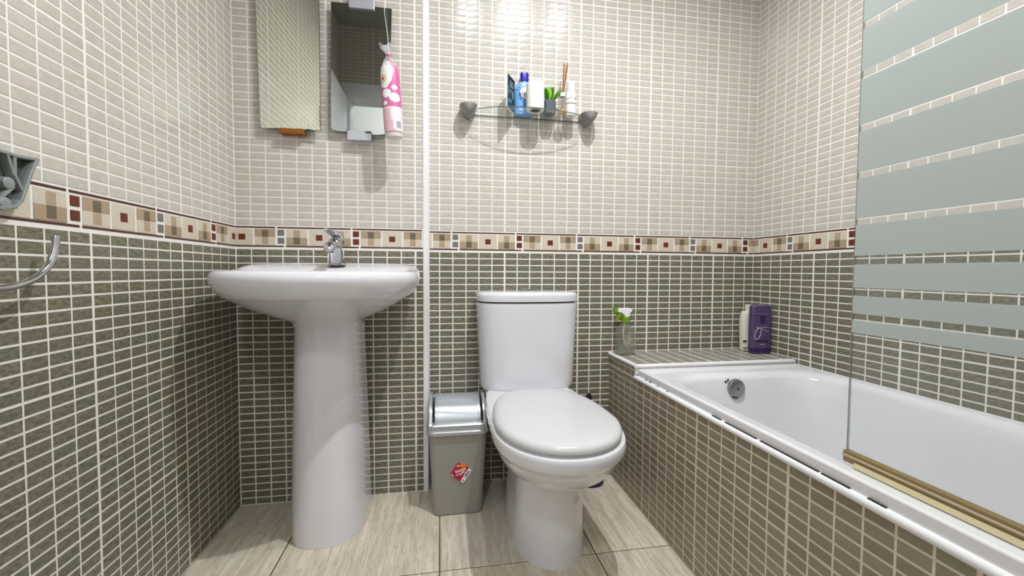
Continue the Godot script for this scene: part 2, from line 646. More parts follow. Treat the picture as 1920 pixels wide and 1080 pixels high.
func room() -> void:
	var left := struct("wall_left", box(-0.12, 0.0, -0.2, TOP + 0.1, -0.2, FRONT + 0.1).mesh(), M.grout, "left wall of cream mosaic tiles over grey green ones with a patterned border", "wall")
	var fl := Transform3D(Basis(Vector3(0, 0, -1), Vector3(0, 1, 0), Vector3(1, 0, 0)), Vector3.ZERO)
	var behind_basin := Rect2(395, 505, 60, 50)
	tile_field(left, fl, 0.0, -FRONT, 0.0, BORDER, 0.0, BORDER, "green_tile", M.green, [behind_basin])
	tile_field(left, fl, 0.0, -FRONT, 0.0, CREAM, CREAM, TOP, "cream_tile", M.cream)
	border(left, fl, -0.6561, true, -FRONT, 0.0)

	var a := struct("wall_back_left", box(-0.1, 0.650, -0.2, TOP + 0.1, -0.2, 0.0).mesh(), M.grout, "boxed-out part of the back wall behind the washbasin and mirrors, mosaic tiled", "wall")
	var fa := Transform3D.IDENTITY
	var hid := [Rect2(400, 500, 380, 90), Rect2(553, 580, 128, 440), Rect2(484, 0, 118, 245), Rect2(622, 8, 110, 240), Rect2(720, 90, 35, 170)]
	tile_field(a, fa, 0.0, 0.0, 0.634, BORDER, 0.0, BORDER, "green_tile", M.green, hid)
	tile_field(a, fa, 0.0, 0.0, 0.634, CREAM, CREAM, TOP, "cream_tile", M.cream, hid)
	border(a, fa, 0.1316, false, 0.0, 0.634)

	var b := struct("wall_back", box(0.640, SIDE + 0.1, -0.2, TOP + 0.1, -0.2, -STEP).mesh(), M.grout, "set-back part of the back wall behind the toilet and glass shelf, mosaic tiled", "wall")
	var fb := Transform3D(Basis.IDENTITY, Vector3(0, 0, -STEP))
	hid = [Rect2(898, 548, 188, 380), Rect2(800, 735, 112, 220), Rect2(960, 770, 190, 300), Rect2(1142, 662, 300, 400)]
	tile_field(b, fb, 0.9461, 0.655, SIDE, BORDER, 0.0, BORDER, "green_tile", M.green, hid)
	tile_field(b, fb, 0.9461, 0.655, SIDE, CREAM, CREAM, TOP, "cream_tile", M.cream, hid)
	border(b, fb, 0.7392, false, 0.655, SIDE)

	var r := struct("wall_right", box(SIDE, SIDE + 0.12, -0.2, TOP + 0.1, -0.2, FRONT + 0.1).mesh(), M.grout, "right wall beside the bath, cream mosaic tiles over grey green ones", "wall")
	var fr := Transform3D(Basis(Vector3(0, 0, 1), Vector3(0, 1, 0), Vector3(-1, 0, 0)), Vector3(SIDE, 0, 0))
	hid = [Rect2(1412, 575, 36, 90), Rect2(1600, 0, 330, 540)]
	tile_field(r, fr, -STEP, -STEP, FRONT, BORDER, 0.45, BORDER, "green_tile", M.green, hid)
	tile_field(r, fr, -STEP, -STEP, FRONT, CREAM, CREAM, TOP, "cream_tile", M.cream, hid)
	border(r, fr, 0.1358, false, -STEP, FRONT)

	# wall with the doorway, behind the camera
	var head := 2.05
	var fw := box(-0.12, 0.06, -0.2, TOP + 0.1, FRONT, FRONT + 0.12)
	fw.add(box(0.86, SIDE + 0.12, -0.2, TOP + 0.1, FRONT, FRONT + 0.12)).add(box(0.06, 0.86, head, TOP + 0.1, FRONT, FRONT + 0.12))
	var f := struct("wall_front", fw.mesh(), M.grout, "tiled wall with the doorway opposite the washbasin", "wall")
	var ff := Transform3D(Basis(Vector3(-1, 0, 0), Vector3(0, 1, 0), Vector3(0, 0, -1)), Vector3(0, 0, FRONT))
	tile_field(f, ff, -SIDE, -SIDE, -0.90, BORDER, 0.0, BORDER, "green_tile", M.green, [], 0)
	tile_field(f, ff, -SIDE, -SIDE, -0.90, CREAM, CREAM, head + 0.09, "cream_tile", M.cream, [], 0)
	tile_field(f, ff, -SIDE, -SIDE, 0.0, CREAM, head + 0.10, TOP, "cream_tile", M.cream, [], 0)
	border(f, ff, -SIDE, false, -SIDE, -0.90)
	# door frame and the open door, seen only in the mirror
	var jamb := box(0.02, 0.075, 0.0, head + 0.09, FRONT - 0.015, FRONT + 0.12)
	jamb.add(box(0.845, 0.90, 0.0, head + 0.09, FRONT - 0.015, FRONT + 0.12)).add(box(0.075, 0.845, head - 0.015, head + 0.09, FRONT - 0.015, FRONT + 0.12))
	struct("trim_2", jamb.mesh(), M.paint, "white painted door frame round the doorway", "door frame")
	var door := struct("door_1", box(0.022, 0.060, 0.012, head - 0.02, 0.985, FRONT - 0.016, 0.003).mesh(), M.paint, "white door standing open along the left wall", "door")
	part("door_panel", box(0.060, 0.065, 0.25, 1.0, 1.06, 1.5, 0.002).mesh(), M.paint, door)
	part("door_panel", box(0.060, 0.065, 1.15, 1.88, 1.06, 1.5, 0.002).mesh(), M.paint, door)
	# the hall behind the doorway
	var hall := box(-0.9, 1.9, -0.2, TOP + 0.1, 2.9, 3.0)
	hall.add(box(-1.0, -0.9, -0.2, TOP + 0.1, FRONT + 0.12, 3.0)).add(box(1.9, 2.0, -0.2, TOP + 0.1, FRONT + 0.12, 3.0)).add(box(-1.0, 0.02, -0.2, TOP + 0.1, FRONT + 0.105, FRONT + 0.14)).add(box(0.90, 2.0, -0.2, TOP + 0.1, FRONT + 0.105, FRONT + 0.14))
	struct("wall_hall", hall.mesh(), M.plaster, "white plastered walls of the hall behind the doorway", "wall")
	struct("ceiling", box(-1.0, SIDE + 0.12, TOP, TOP + 0.1, -0.2, 3.0).mesh(), M.ceiling, "plain grey ceiling above the bathroom", "ceiling")
	struct("trim_1", loft([rrect(0.6330, 0.6525, -0.060, 0.0035, 0.0, 0.003, 3), rrect(0.6330, 0.6525, -0.060, 0.0035, TOP, 0.003, 3)]).mesh(30.0), M.plastic, "white plastic corner trim running up the wall between washbasin and toilet", "trim")


func floor_tiles() -> void:
	var base := struct("floor", box(-1.0, SIDE + 0.12, -0.2, -0.0015, -0.2, 3.0).mesh(), M.floor_grout, "floor of large beige stone tiles with dark joints", "floor")
	const S := 0.4565
	for i in range(-1, 5):
		for j in range(0, 4):
			var x0 := 0.2370 + (i - 1) * S + 0.0017
			var x1 := x0 + S - 0.0034
			var z0 := -0.0163 + (j - 1) * S + 0.0017
			var z1 := z0 + S - 0.0034
			x0 = maxf(x0, 0.001); x1 = minf(x1, 1.386); z0 = maxf(z0, -STEP); z1 = minf(z1, 1.74)
			if x1 - x0 < 0.01 or z1 - z0 < 0.01:
				continue
			var s := Shape.new()
			var b := 0.0015
			var o := [Vector3(x0, -0.0015, z1), Vector3(x1, -0.0015, z1), Vector3(x1, -0.0015, z0), Vector3(x0, -0.0015, z0)]
			var t := [Vector3(x0 + b, 0, z1 - b), Vector3(x1 - b, 0, z1 - b), Vector3(x1 - b, 0, z0 + b), Vector3(x0 + b, 0, z0 + b)]
			var off := Vector2(rng.randf(), rng.randf())
			var k := func(p: Vector3) -> Vector2: return Vector2(p.x, p.z) / 0.62 + off
			s.tri(t[0], t[1], t[2], k.call(t[0]), k.call(t[1]), k.call(t[2]))
			s.tri(t[0], t[2], t[3], k.call(t[0]), k.call(t[2]), k.call(t[3]))
			for q in 4:
				var l := (q + 1) % 4
				s.tri(o[q], o[l], t[l], k.call(o[q]), k.call(o[l]), k.call(t[l]))
				s.tri(o[q], t[l], t[q], k.call(o[q]), k.call(t[l]), k.call(t[q]))
			part("floor_tile", s.mesh(), M.floor[rng.randi() % 3], base)


func quarter(a: Vector3, b: Vector3, rad: float) -> Shape:
	return tube([a, b], rad, 14)


func bath_surround() -> void:
	var o := thing("bath_panel", "low mosaic tiled wall boxing in the bath, with a tiled ledge and white trims", "bath panel", Vector3.ZERO)
	o.set_meta("kind", "structure")
	var body := box(BATH_X, BATH_X + 0.03, -0.002, 0.4485, -STEP, FRONT)
	body.add(box(BATH_X, BATH_X + 0.03, 0.44, 0.490, -STEP, 0.188))
	part("panel_wall", body.mesh(), M.panel_grout, o)
	var fp := Transform3D(Basis(Vector3(0, 0, 1), Vector3(0, 1, 0), Vector3(-1, 0, 0)), Vector3(BATH_X, 0, 0))
	var hid := [Rect2(1090, 740, 75, 160)]
	tile_field(o, fp, -STEP, -STEP, FRONT, 0.0, 0.0, 0.449, "panel_tile", M.panel, hid, 284, 0.0006)
	tile_field(o, fp, -STEP, -STEP, 0.188, 0.0, 0.4532, 0.491, "panel_tile", M.panel, hid, 16, 0.0006)
	part("ledge", box(BATH_X + 0.002, SIDE, 0.40, 0.4990, -STEP, 0.196).mesh(), M.grout, o)
	var ft := Transform3D(Basis(Vector3(1, 0, 0), Vector3(0, 0, -1), Vector3(0, 1, 0)), Vector3(0, 0.4990, 0))
	tile_field(o, ft, 1.3975, 1.3975, SIDE, -0.186, -0.188, STEP, "ledge_tile", M.green, [], 300, 0.0003)
	part("ledge_trim", quarter(Vector3(BATH_X + 0.002, 0.4955, -STEP), Vector3(BATH_X + 0.002, 0.4955, 0.198), 0.0072).add(quarter(Vector3(BATH_X + 0.002, 0.4955, 0.194), Vector3(SIDE - 0.012, 0.4955, 0.194), 0.0072)).mesh(), M.plastic, o)
	part("panel_trim", quarter(Vector3(BATH_X + 0.004, 0.4545, 0.192), Vector3(BATH_X + 0.004, 0.4545, FRONT), 0.0085).mesh(), M.plastic, o)
	# black mould in the gap between trim and bath
	for q in [[0.196, 0.204], [0.262, 0.272], [0.288, 0.300], [0.342, 0.348], [0.40, 0.406], [0.62, 0.655], [0.67, 0.775], [0.785, 0.93], [0.935, 0.99], [1.02, 1.05]]:
		part("mould_spot", box(BATH_X + 0.0015, BATH_X + 0.008, 0.4629, 0.4641, q[0], q[1], 0.0005).mesh(), M.mould, o)


func bathtub() -> void:
	var o := thing("bathtub", "white enamelled bathtub set in the tiled panel", "bathtub", Vector3.ZERO)
	var x0 := 1.3925
	var x1 := SIDE - 0.002
	var z0 := 0.2
	var z1 := FRONT - 0.004
	var rings := [
		rrect(x0 + 0.002, x1, z0, z1, 0.458, 0.006, 8), rrect(x0, x1, z0, z1, 0.463, 0.006, 8), rrect(x0, x1, z0, z1, 0.4812, 0.008, 8),
		rrect(x0 + 0.0014, x1, z0, z1, 0.4845, 0.008, 8), rrect(x0 + 0.0050, x1, z0 + 0.002, z1, 0.4858, 0.01, 8), rrect(x0 + 0.014, x1 - 0.002, z0 + 0.008, z1 - 0.01, 0.4855, 0.012, 8),
		rrect(x0 + 0.022, x1 - 0.008, z0 + 0.045, z1 - 0.05, 0.4835, 0.05, 8), rrect(x0 + 0.036, x1 - 0.018, z0 + 0.07, z1 - 0.1, 0.4825, 0.12, 8),
		rrect(x0 + 0.046, x1 - 0.024, z0 + 0.085, z1 - 0.115, 0.480, 0.135, 8), rrect(x0 + 0.054, x1 - 0.032, z0 + 0.097, z1 - 0.125, 0.473, 0.14, 8),
		rrect(x0 + 0.060, x1 - 0.040, z0 + 0.106, z1 - 0.135, 0.460, 0.145, 8), rrect(x0 + 0.067, x1 - 0.052, z0 + 0.118, z1 - 0.16, 0.41, 0.15, 8),
		rrect(x0 + 0.080, x1 - 0.075, z0 + 0.14, z1 - 0.22, 0.28, 0.15, 8), rrect(x0 + 0.095, x1 - 0.098, z0 + 0.17, z1 - 0.30, 0.15, 0.14, 8),
		rrect(x0 + 0.115, x1 - 0.12, z0 + 0.20, z1 - 0.34, 0.115, 0.13, 8), rrect(x0 + 0.16, x1 - 0.165, z0 + 0.26, z1 - 0.40, 0.10, 0.11, 8)]
	part("tub", loft(rings, false, true).mesh(50.0), M.enamel, o)
	# overflow: a chrome cap on the end of the well
	var face := Transform3D(Basis(Vector3.RIGHT, PI / 2 - 0.10), Vector3(1.697, 0.4365, 0.3135))
	var cap := part("overflow_cap", lathe([Vector2(0.0, 0.0), Vector2(0.031, 0.0), Vector2(0.0315, 0.004), Vector2(0.030, 0.010), Vector2(0.024, 0.0145), Vector2(0.0, 0.0155)], 40).mesh(35.0), M.steel, o, face)
	part("screw", lathe([Vector2(0.0, 0.015), Vector2(0.0045, 0.015), Vector2(0.004, 0.0175), Vector2(0.0, 0.0175)], 16).mesh(30.0), M.cast_dark, cap)
	part("overflow_slot", box(-0.015, 0.004, 0.002, 0.011, 0.0265, 0.0318, 0.001).mesh(), M.mould, cap)
	var ring := []
	for k in 17:
		var t := PI * k / 16.0
		ring.append(Vector3(cos(t) * 0.007 - 0.001, 0.004, 0.030 + sin(t) * 0.009))
	part("chain_ring", tube(ring, 0.0008, 6).mesh(), M.steel, cap)
	for q in [[-0.034, -0.022, 0.0035], [-0.027, -0.025, 0.0022], [0.034, -0.002, 0.002], [-0.024, -0.029, 0.003]]:
		part("chip", lathe([Vector2(0.0, 0.0), Vector2(q[2], 0.0), Vector2(q[2], 0.0012), Vector2(0.0, 0.0014)], 10).mesh(), M.mould, o, face * Transform3D(Basis.IDENTITY, Vector3(q[0], -0.003, q[1])))


# ================================================================ washbasin
func basin_ring(y: float, rx: float, rf: float, rb: float, cz: float, lift := 0.0) -> PackedVector3Array:
	var r := oval(0.340, y, cz, rx, rf, rb, 2.25, 5.0, 72)
	for i in r.size():
		r[i].z = maxf(r[i].z, 0.003)
		r[i].y += lift * smoothstep(0.20, 0.03, r[i].z)
	return r


func washbasin() -> void:
	var o := thing("washbasin", "white ceramic pedestal washbasin in the corner under the mirrors", "washbasin", Vector3.ZERO)
	var rings := [
		basin_ring(0.655, 0.098, 0.103, 0.12, 0.160), basin_ring(0.672, 0.103, 0.108, 0.13, 0.160), basin_ring(0.682, 0.120, 0.122, 0.14, 0.165),
		basin_ring(0.698, 0.158, 0.150, 0.16, 0.178), basin_ring(0.718, 0.198, 0.184, 0.175, 0.19), basin_ring(0.738, 0.232, 0.216, 0.19, 0.20), basin_ring(0.755, 0.256, 0.243, 0.20, 0.205),
		basin_ring(0.760, 0.264, 0.253, 0.205, 0.205), basin_ring(0.776, 0.276, 0.265, 0.205, 0.205), basin_ring(0.790, 0.2845, 0.2735, 0.205, 0.205, 0.002), basin_ring(0.801, 0.288, 0.2775, 0.205, 0.205, 0.006),
		basin_ring(0.810, 0.289, 0.2785, 0.205, 0.205, 0.010), basin_ring(0.818, 0.2875, 0.2770, 0.205, 0.205, 0.015), basin_ring(0.8250, 0.284, 0.2730, 0.204, 0.205, 0.020), basin_ring(0.8295, 0.278, 0.2670, 0.203, 0.205, 0.023), basin_ring(0.8312, 0.272, 0.260, 0.18, 0.205, 0.024),
		basin_ring(0.8315, 0.266, 0.254, 0.150, 0.205, 0.023), basin_ring(0.8285, 0.250, 0.240, 0.094, 0.215, 0.018), basin_ring(0.820, 0.239, 0.229, 0.082, 0.218, 0.006),
		basin_ring(0.795, 0.222, 0.214, 0.074, 0.22), basin_ring(0.76, 0.185, 0.180, 0.064, 0.22), basin_ring(0.73, 0.135, 0.13, 0.05, 0.22), basin_ring(0.718, 0.07, 0.07, 0.03, 0.22)]
	part("basin", loft(rings, true, true).mesh(45.0), M.china, o)
	part("waste", lathe([Vector2(0, 0.7185), Vector2(0.022, 0.7185), Vector2(0.021, 0.7215), Vector2(0.0, 0.7205)], 28).mesh(35.0), M.chrome, o, moved(0.340, 0.0, 0.22))
	var ped := []
	for q in [[0.0, 0.112, 0.135, 0.292], [0.012, 0.113, 0.135, 0.293], [0.15, 0.111, 0.135, 0.288], [0.35, 0.106, 0.135, 0.279], [0.52, 0.101, 0.135, 0.272], [0.62, 0.098, 0.135, 0.268], [0.668, 0.098, 0.135, 0.266]]:
		ped.append(oval(0.339 + 0.004 * (0.67 - q[0]), q[0], q[2], q[1], q[3] - q[2], q[2] - 0.02, 2.5, 6.0, 56))
	part("pedestal", loft(ped).mesh(45.0), M.china, o)


func tap() -> void:
	var o := thing("mixer_tap", "chrome mixer tap with a flat lever on the back of the washbasin", "tap", Vector3(0.349, 0.8500, 0.082))
	part("base_ring", lathe([Vector2(0, 0), Vector2(0.030, 0), Vector2(0.030, 0.004), Vector2(0.027, 0.007), Vector2(0, 0.007)], 32).mesh(35.0), M.chrome, o)
	var body := []
	for q in [[0.006, 0.0, 0.0255, 0.0255], [0.02, 0.003, 0.0235, 0.0235], [0.04, 0.009, 0.0215, 0.0225], [0.055, 0.014, 0.0210, 0.0235], [0.068, 0.017, 0.0220, 0.0255], [0.080, 0.014, 0.0215, 0.0240], [0.090, 0.011, 0.0185, 0.0205], [0.095, 0.010, 0.012, 0.013]]:
		body.append(oval(0.0, q[0], q[1], q[2], q[3], q[3], 2.3, 2.3, 32))
	part("tap_body", loft(body).mesh(40.0), M.chrome, o)
	var sp := []
	for q in [[0.0, 0.056, 0.015, 0.018, 0.015], [-0.002, 0.064, 0.035, 0.0185, 0.0150], [-0.004, 0.066, 0.055, 0.0185, 0.0145], [-0.005, 0.062, 0.070, 0.0180, 0.0145], [-0.006, 0.055, 0.080, 0.0160, 0.0120], [-0.006, 0.050, 0.084, 0.010, 0.007]]:
		var r := PackedVector3Array()
		for k in 28:
			var t := TAU * k / 28
			r.append(Vector3(q[0] + q[3] * cos(t), q[1] + q[4] * sin(t), q[2]))
		sp.append(r)
	part("spout", loft(sp).mesh(45.0), M.chrome, o)
	part("aerator", lathe([Vector2(0, 0), Vector2(0.011, 0), Vector2(0.011, 0.014), Vector2(0, 0.014)], 20).mesh(35.0), M.steel, o, moved(-0.005, 0.040, 0.068))
	var lv := []
	for q in [[0.006, 0.090, -0.012, 0.015, 0.008], [0.004, 0.099, 0.004, 0.0195, 0.009], [-0.002, 0.106, 0.020, 0.020, 0.008], [-0.011, 0.112, 0.038, 0.017, 0.006], [-0.020, 0.117, 0.052, 0.009, 0.003]]:
		var r := PackedVector3Array()
		for k in 24:
			var t := TAU * k / 24
			r.append(Vector3(q[0] + q[3] * cos(t), q[1] + q[4] * sin(t), q[2]))
		lv.append(r)
	part("lever", loft(lv).mesh(45.0), M.chrome, o)
	part("indicator", lathe([Vector2(0, 0), Vector2(0.004, 0), Vector2(0.0035, 0.0015), Vector2(0, 0.0015)], 14).mesh(30.0), M.black, o, Transform3D(Basis(Vector3.RIGHT, PI / 2 - 0.3), Vector3(0.0, 0.0855, 0.0345)))


# ================================================================ toilet
func toilet() -> void:
	var o := thing("toilet", "white close-coupled toilet with its lid closed, left of the bath", "toilet", Vector3.ZERO)
	var cx := 1.0135
	var pan := []
	for q in [[0.0, 0.110, 0.07, 0.33, 0.491], [0.01, 0.1095, 0.07, 0.33, 0.490], [0.10, 0.105, 0.07, 0.33, 0.486], [0.18, 0.102, 0.07, 0.33, 0.484], [0.224, 0.1015, 0.07, 0.33, 0.488], [0.234, 0.105, 0.065, 0.335, 0.500], [0.249, 0.117, 0.06, 0.35, 0.534], [0.272, 0.134, 0.05, 0.385, 0.580],
			[0.303, 0.151, 0.04, 0.425, 0.628], [0.328, 0.1605, 0.03, 0.45, 0.655], [0.347, 0.165, 0.02, 0.46, 0.667], [0.354, 0.166, 0.015, 0.465, 0.670], [0.362, 0.172, 0.01, 0.47, 0.682], [0.376, 0.178, 0.005, 0.48, 0.692], [0.393, 0.1790, 0.0, 0.48, 0.695], [0.4020, 0.1760, 0.0, 0.48, 0.691], [0.4045, 0.170, 0.004, 0.48, 0.684]]:
		pan.append(egg(lerpf(1.026, cx, smoothstep(0.20, 0.38, q[0])), q[0], q[1], q[2], q[3], q[4], 0.86 if q[0] > 0.24 else 0.94, 5.0))
	part("pan", loft(pan).mesh(45.0), M.china, o)
	part("deck", loft([rrect(cx - 0.150, cx + 0.150, -0.036, 0.19, 0.30, 0.03), rrect(cx - 0.158, cx + 0.158, -0.036, 0.20, 0.388, 0.035), rrect(cx - 0.155, cx + 0.155, -0.034, 0.198, 0.3950, 0.033)]).mesh(45.0), M.china, o)
	var seat := []
	for q in [[0.4035, 0.010], [0.405, 0.005], [0.410, 0.005], [0.4113, 0.008]]:
		seat.append(egg(cx - 0.0015, q[0], 0.1700 - q[1], 0.20 + q[1], 0.475, 0.685 - q[1], 0.70, 4.5))
	part("seat_ring", loft(seat).mesh(45.0), M.seat, o)
	var lid := []
	for q in [[0.4115, 0.004], [0.4132, 0.0005], [0.4160, 0.0], [0.4210, 0.0], [0.4270, 0.0025], [0.4315, 0.0085], [0.4345, 0.02], [0.4370, 0.05], [0.4385, 0.10]]:
		lid.append(egg(cx - 0.0015, q[0], 0.1700 - q[1], 0.195 + q[1], 0.475, 0.686 - q[1], 0.70, 4.5))
	part("seat_lid", loft(lid).mesh(50.0), M.seat, o)
	for sx in [-0.075, 0.075]:
		part("hinge", tube([Vector3(cx + sx - 0.018, 0.408, 0.188), Vector3(cx + sx + 0.018, 0.408, 0.188)], 0.009, 14).add(box(cx + sx - 0.010, cx + sx + 0.010, 0.39, 0.408, 0.180, 0.197)).mesh(), M.seat, o)
	var tx := 1.0185
	var tank := []
	for q in [[0.3955, 0.158, 0.015], [0.398, 0.166, 0.008], [0.405, 0.173, 0.003], [0.418, 0.1765, 0.0], [0.50, 0.180, 0.0], [0.60, 0.1845, 0.0], [0.70, 0.1890, 0.0], [0.716, 0.1900, 0.0], [0.7195, 0.188, 0.002]]:
		tank.append(oval(tx, q[0], 0.030, q[1], 0.108 - q[2], 0.068 - q[2] * 0.3, 3.1, 9.0, 64))
	part("cistern", loft(tank).mesh(45.0), M.china, o)
	var top := []
	for q in [[0.7235, 0.004], [0.725, 0.0], [0.744, -0.001], [0.752, 0.002], [0.757, 0.008], [0.7600, 0.02], [0.7620, 0.05]]:
		top.append(oval(tx, q[0], 0.030, 0.1905 - q[1], 0.112 - q[1], 0.068 - q[1] * 0.6, 3.1, 9.0, 64))
	part("cistern_lid", loft(top).mesh(45.0), M.china, o)
	part("cistern_joint", loft([oval(tx, 0.718, 0.030, 0.182, 0.100, 0.066, 3.1, 9.0, 48), oval(tx, 0.725, 0.030, 0.182, 0.100, 0.066, 3.1, 9.0, 48)]).mesh(), M.mould, o)
	var but := part("flush_button", lathe([Vector2(0, 0), Vector2(0.024, 0), Vector2(0.024, 0.003), Vector2(0.021, 0.0052), Vector2(0, 0.0052)], 32).mesh(35.0), M.steel, o, moved(cx - 0.004, 0.7615, 0.045))
	part("button_half", box(-0.016, -0.001, 0.005, 0.0075, -0.010, 0.010, 0.001).mesh(), M.chrome, but)
	part("button_half", box(0.001, 0.016, 0.005, 0.0075, -0.010, 0.010, 0.001).mesh(), M.chrome, but)


func brush() -> void:
	var o := thing("toilet_brush", "toilet brush with a black handle in a navy holder, half hidden behind the toilet", "toilet brush", Vector3(1.280, 0.0, 0.028))
	part("holder", lathe([Vector2(0, 0), Vector2(0.055, 0), Vector2(0.058, 0.006), Vector2(0.056, 0.03), Vector2(0.046, 0.09), Vector2(0.043, 0.12), Vector2(0.040, 0.12), Vector2(0.040, 0.10), Vector2(0, 0.10)], 36).mesh(35.0), M.navy, o)
	part("handle", tube([Vector3(0, 0.09, 0), Vector3(-0.010, 0.30, 0.010)], 0.006, 12).mesh(), M.black, o)
	part("grip", loft([oval(-0.010, 0.27, 0.011, 0.007, 0.007, -1, 2, 2, 20), oval(-0.010, 0.29, 0.012, 0.010, 0.009, -1, 2, 2, 20), oval(-0.010, 0.345, 0.014, 0.0105, 0.009, -1, 2, 2, 20), oval(-0.010, 0.355, 0.014, 0.008, 0.007, -1, 2, 2, 20), oval(-0.010, 0.358, 0.014, 0.003, 0.003, -1, 2, 2, 20)]).mesh(), M.black, o)


func bin() -> void:
	var o := thing("waste_bin", "small grey plastic swing-top bin with a red sticker beside the toilet", "bin", Vector3(0.7555, 0, 0))
	var grey := mat(rgb(158, 155, 147), 0.42, 0.25)
	var silver := mat(rgb(176, 178, 178), 0.3, 0.45)
	var shine := mat(rgb(196, 202, 206), 0.25, 0.5)
	var b := []
	for q in [[0.0, 0.080, 0.012, 0.174], [0.004, 0.0835, 0.009, 0.178], [0.02, 0.0845, 0.008, 0.179], [0.27, 0.098, -0.014, 0.187], [0.283, 0.0985, -0.014, 0.1875]]:
		b.append(rrect(-q[1], q[1], q[2], q[3], q[0], 0.022, 6))
	part("bin_body", loft(b).mesh(40.0), grey, o)
	var c := []
	for q in [[0.280, 0.099, -0.014], [0.283, 0.1055, -0.020], [0.290, 0.1065, -0.021], [0.2945, 0.1045, -0.019], [0.298, 0.0985, -0.013]]:
		var r := rrect(-q[1], q[1], q[2], 0.173 - q[2], q[0], 0.025, 6)
		for i in r.size():
			if r[i].z > 0.1:
				r[i].z += 0.010 * (1.0 - pow(r[i].x / 0.106, 2.0))
		c.append(r)
	part("collar", loft(c).mesh(40.0), silver, o)
	# lid: two cheeks, front and back, round a curved swing flap
	var prof := [Vector2(-0.016, 0.292), Vector2(0.184, 0.292), Vector2(0.185, 0.314), Vector2(0.176, 0.322), Vector2(0.160, 0.345), Vector2(0.140, 0.366), Vector2(0.115, 0.382), Vector2(0.085, 0.391), Vector2(0.05, 0.391), Vector2(0.02, 0.383), Vector2(-0.006, 0.360)]
	var side := Transform3D(Basis(Vector3(0, 0, 1), Vector3(0, 1, 0), Vector3(-1, 0, 0)), Vector3.ZERO)
	var lid := Shape.new()
	for k in [[-0.097, -0.0865], [0.0865, 0.097]]:
		lid.add(prism(prof, -k[1], -k[0], 0.0).turned(side).outward())
	lid.add(loft([rrect(-0.096, 0.096, 0.150, 0.188, 0.291, 0.012, 4), rrect(-0.096, 0.096, 0.152, 0.1875, 0.312, 0.012, 4), rrect(-0.093, 0.093, 0.155, 0.183, 0.316, 0.011, 4)]))
	lid.add(box(-0.09, 0.09, 0.291, 0.362, -0.014, 0.012, 0.006))
	part("bin_lid", lid.mesh(35.0), silver, o)
	var fp := [Vector2(0.164, 0.316), Vector2(0.160, 0.331), Vector2(0.146, 0.352), Vector2(0.127, 0.368), Vector2(0.104, 0.380), Vector2(0.08, 0.3855), Vector2(0.05, 0.3855), Vector2(0.024, 0.378), Vector2(0.005, 0.362), Vector2(0.02, 0.33), Vector2(0.10, 0.318)]
	part("swing_flap", prism(fp, -0.078, 0.078, 0.0).turned(side).outward().mesh(35.0), shine, o)
	var fp2 := []
	for p in fp:
		fp2.append(p + (p - Vector2(0.08, 0.32)).normalized() * 0.003)
	for k in [-0.0740, 0.0690]:
		part("flap_rib", prism(fp2, -k - 0.005, -k, 0.0).turned(side).outward().mesh(35.0), silver, o)
	# sticker on the front, turned anticlockwise
	var lean := Transform3D(Basis(Vector3.RIGHT, -0.035), Vector3(0.0085, 0.150, 0.1846))
	var turn := lean * Transform3D(Basis(Vector3.BACK, -0.575), Vector3.ZERO)
	var outline := []
	for p in rrect(-0.0275, 0.0275, -0.0255, 0.0255, 0.0, 0.005, 4):
		outline.append(Vector2(p.x, p.z))
	var st := part("sticker", prism(outline, 0.0, 0.0008).mesh(), mat(rgb(176, 14, 56), 0.35), o, turn, "crimson sticker with white lettering and a barcode strip")
	var white := mat(rgb(240, 238, 236), 0.4)
	var paper := []
	for p in rrect(0.0150, 0.0278, -0.0258, 0.0258, 0.0, 0.0045, 4):
		paper.append(Vector2(p.x, p.z))
	part("barcode_strip", prism(paper, 0.0006, 0.0011).mesh(), white, st)
	var bars := Shape.new()
	for k in 11:
		var y := -0.005 + k * 0.0022
		bars.add(box(0.0185, 0.0245, y, y + (0.0015 if k % 3 else 0.0009), 0.001, 0.0014))
	bars.add(box(0.0195, 0.0235, -0.0205, -0.016, 0.001, 0.0014))
	part("barcode", bars.mesh(), M.black, st).set_meta("kind", "stuff")
	var along := Basis(Vector3.BACK, 0.575 + 0.33)
	words("Hega", 0.0155, white, st, Transform3D(along, Vector3(-0.0050, 0.0060, 0.0011)), "Droid Sans", true)
	words("®", 0.006, white, st, Transform3D(along, Vector3(0.0060, -0.0060, 0.0011)), "Droid Sans", true)
	part("underline", box(-0.0165, 0.0165, -0.0012, 0.0012, 0.0006, 0.0013).mesh(), white, st, Transform3D(along, Vector3(0.0018, -0.0032, 0.0)))
	part("small_print", box(-0.024, -0.012, -0.0235, -0.0222, 0.0006, 0.0012).mesh(), white, st)
	part("small_print", box(-0.024, -0.017, -0.0205, -0.0192, 0.0006, 0.0012).mesh(), white, st)
	var blob := []
	for k in 24:
		var t := TAU * k / 24
		blob.append(Vector2(-0.0065 + (0.0125 + 0.0015 * sin(3 * t)) * cos(t) * cos(0.575) + 0.0062 * sin(t) * -sin(0.575), 0.0235 + (0.0125 + 0.0015 * sin(3 * t)) * cos(t) * sin(0.575) + 0.0062 * sin(t) * cos(0.575)))
	part("orange_splash", prism(blob, 0.0003, 0.0013).mesh(), mat(rgb(240, 130, 20), 0.4), st)
	part("white_dot", lathe([Vector2(0, 0), Vector2(0.0032, 0), Vector2(0.0032, 0.0014), Vector2(0, 0.0014)], 14).mesh(), white, st, Transform3D(Basis(Vector3.RIGHT, PI / 2), Vector3(-0.0205, 0.0140, 0.0)))


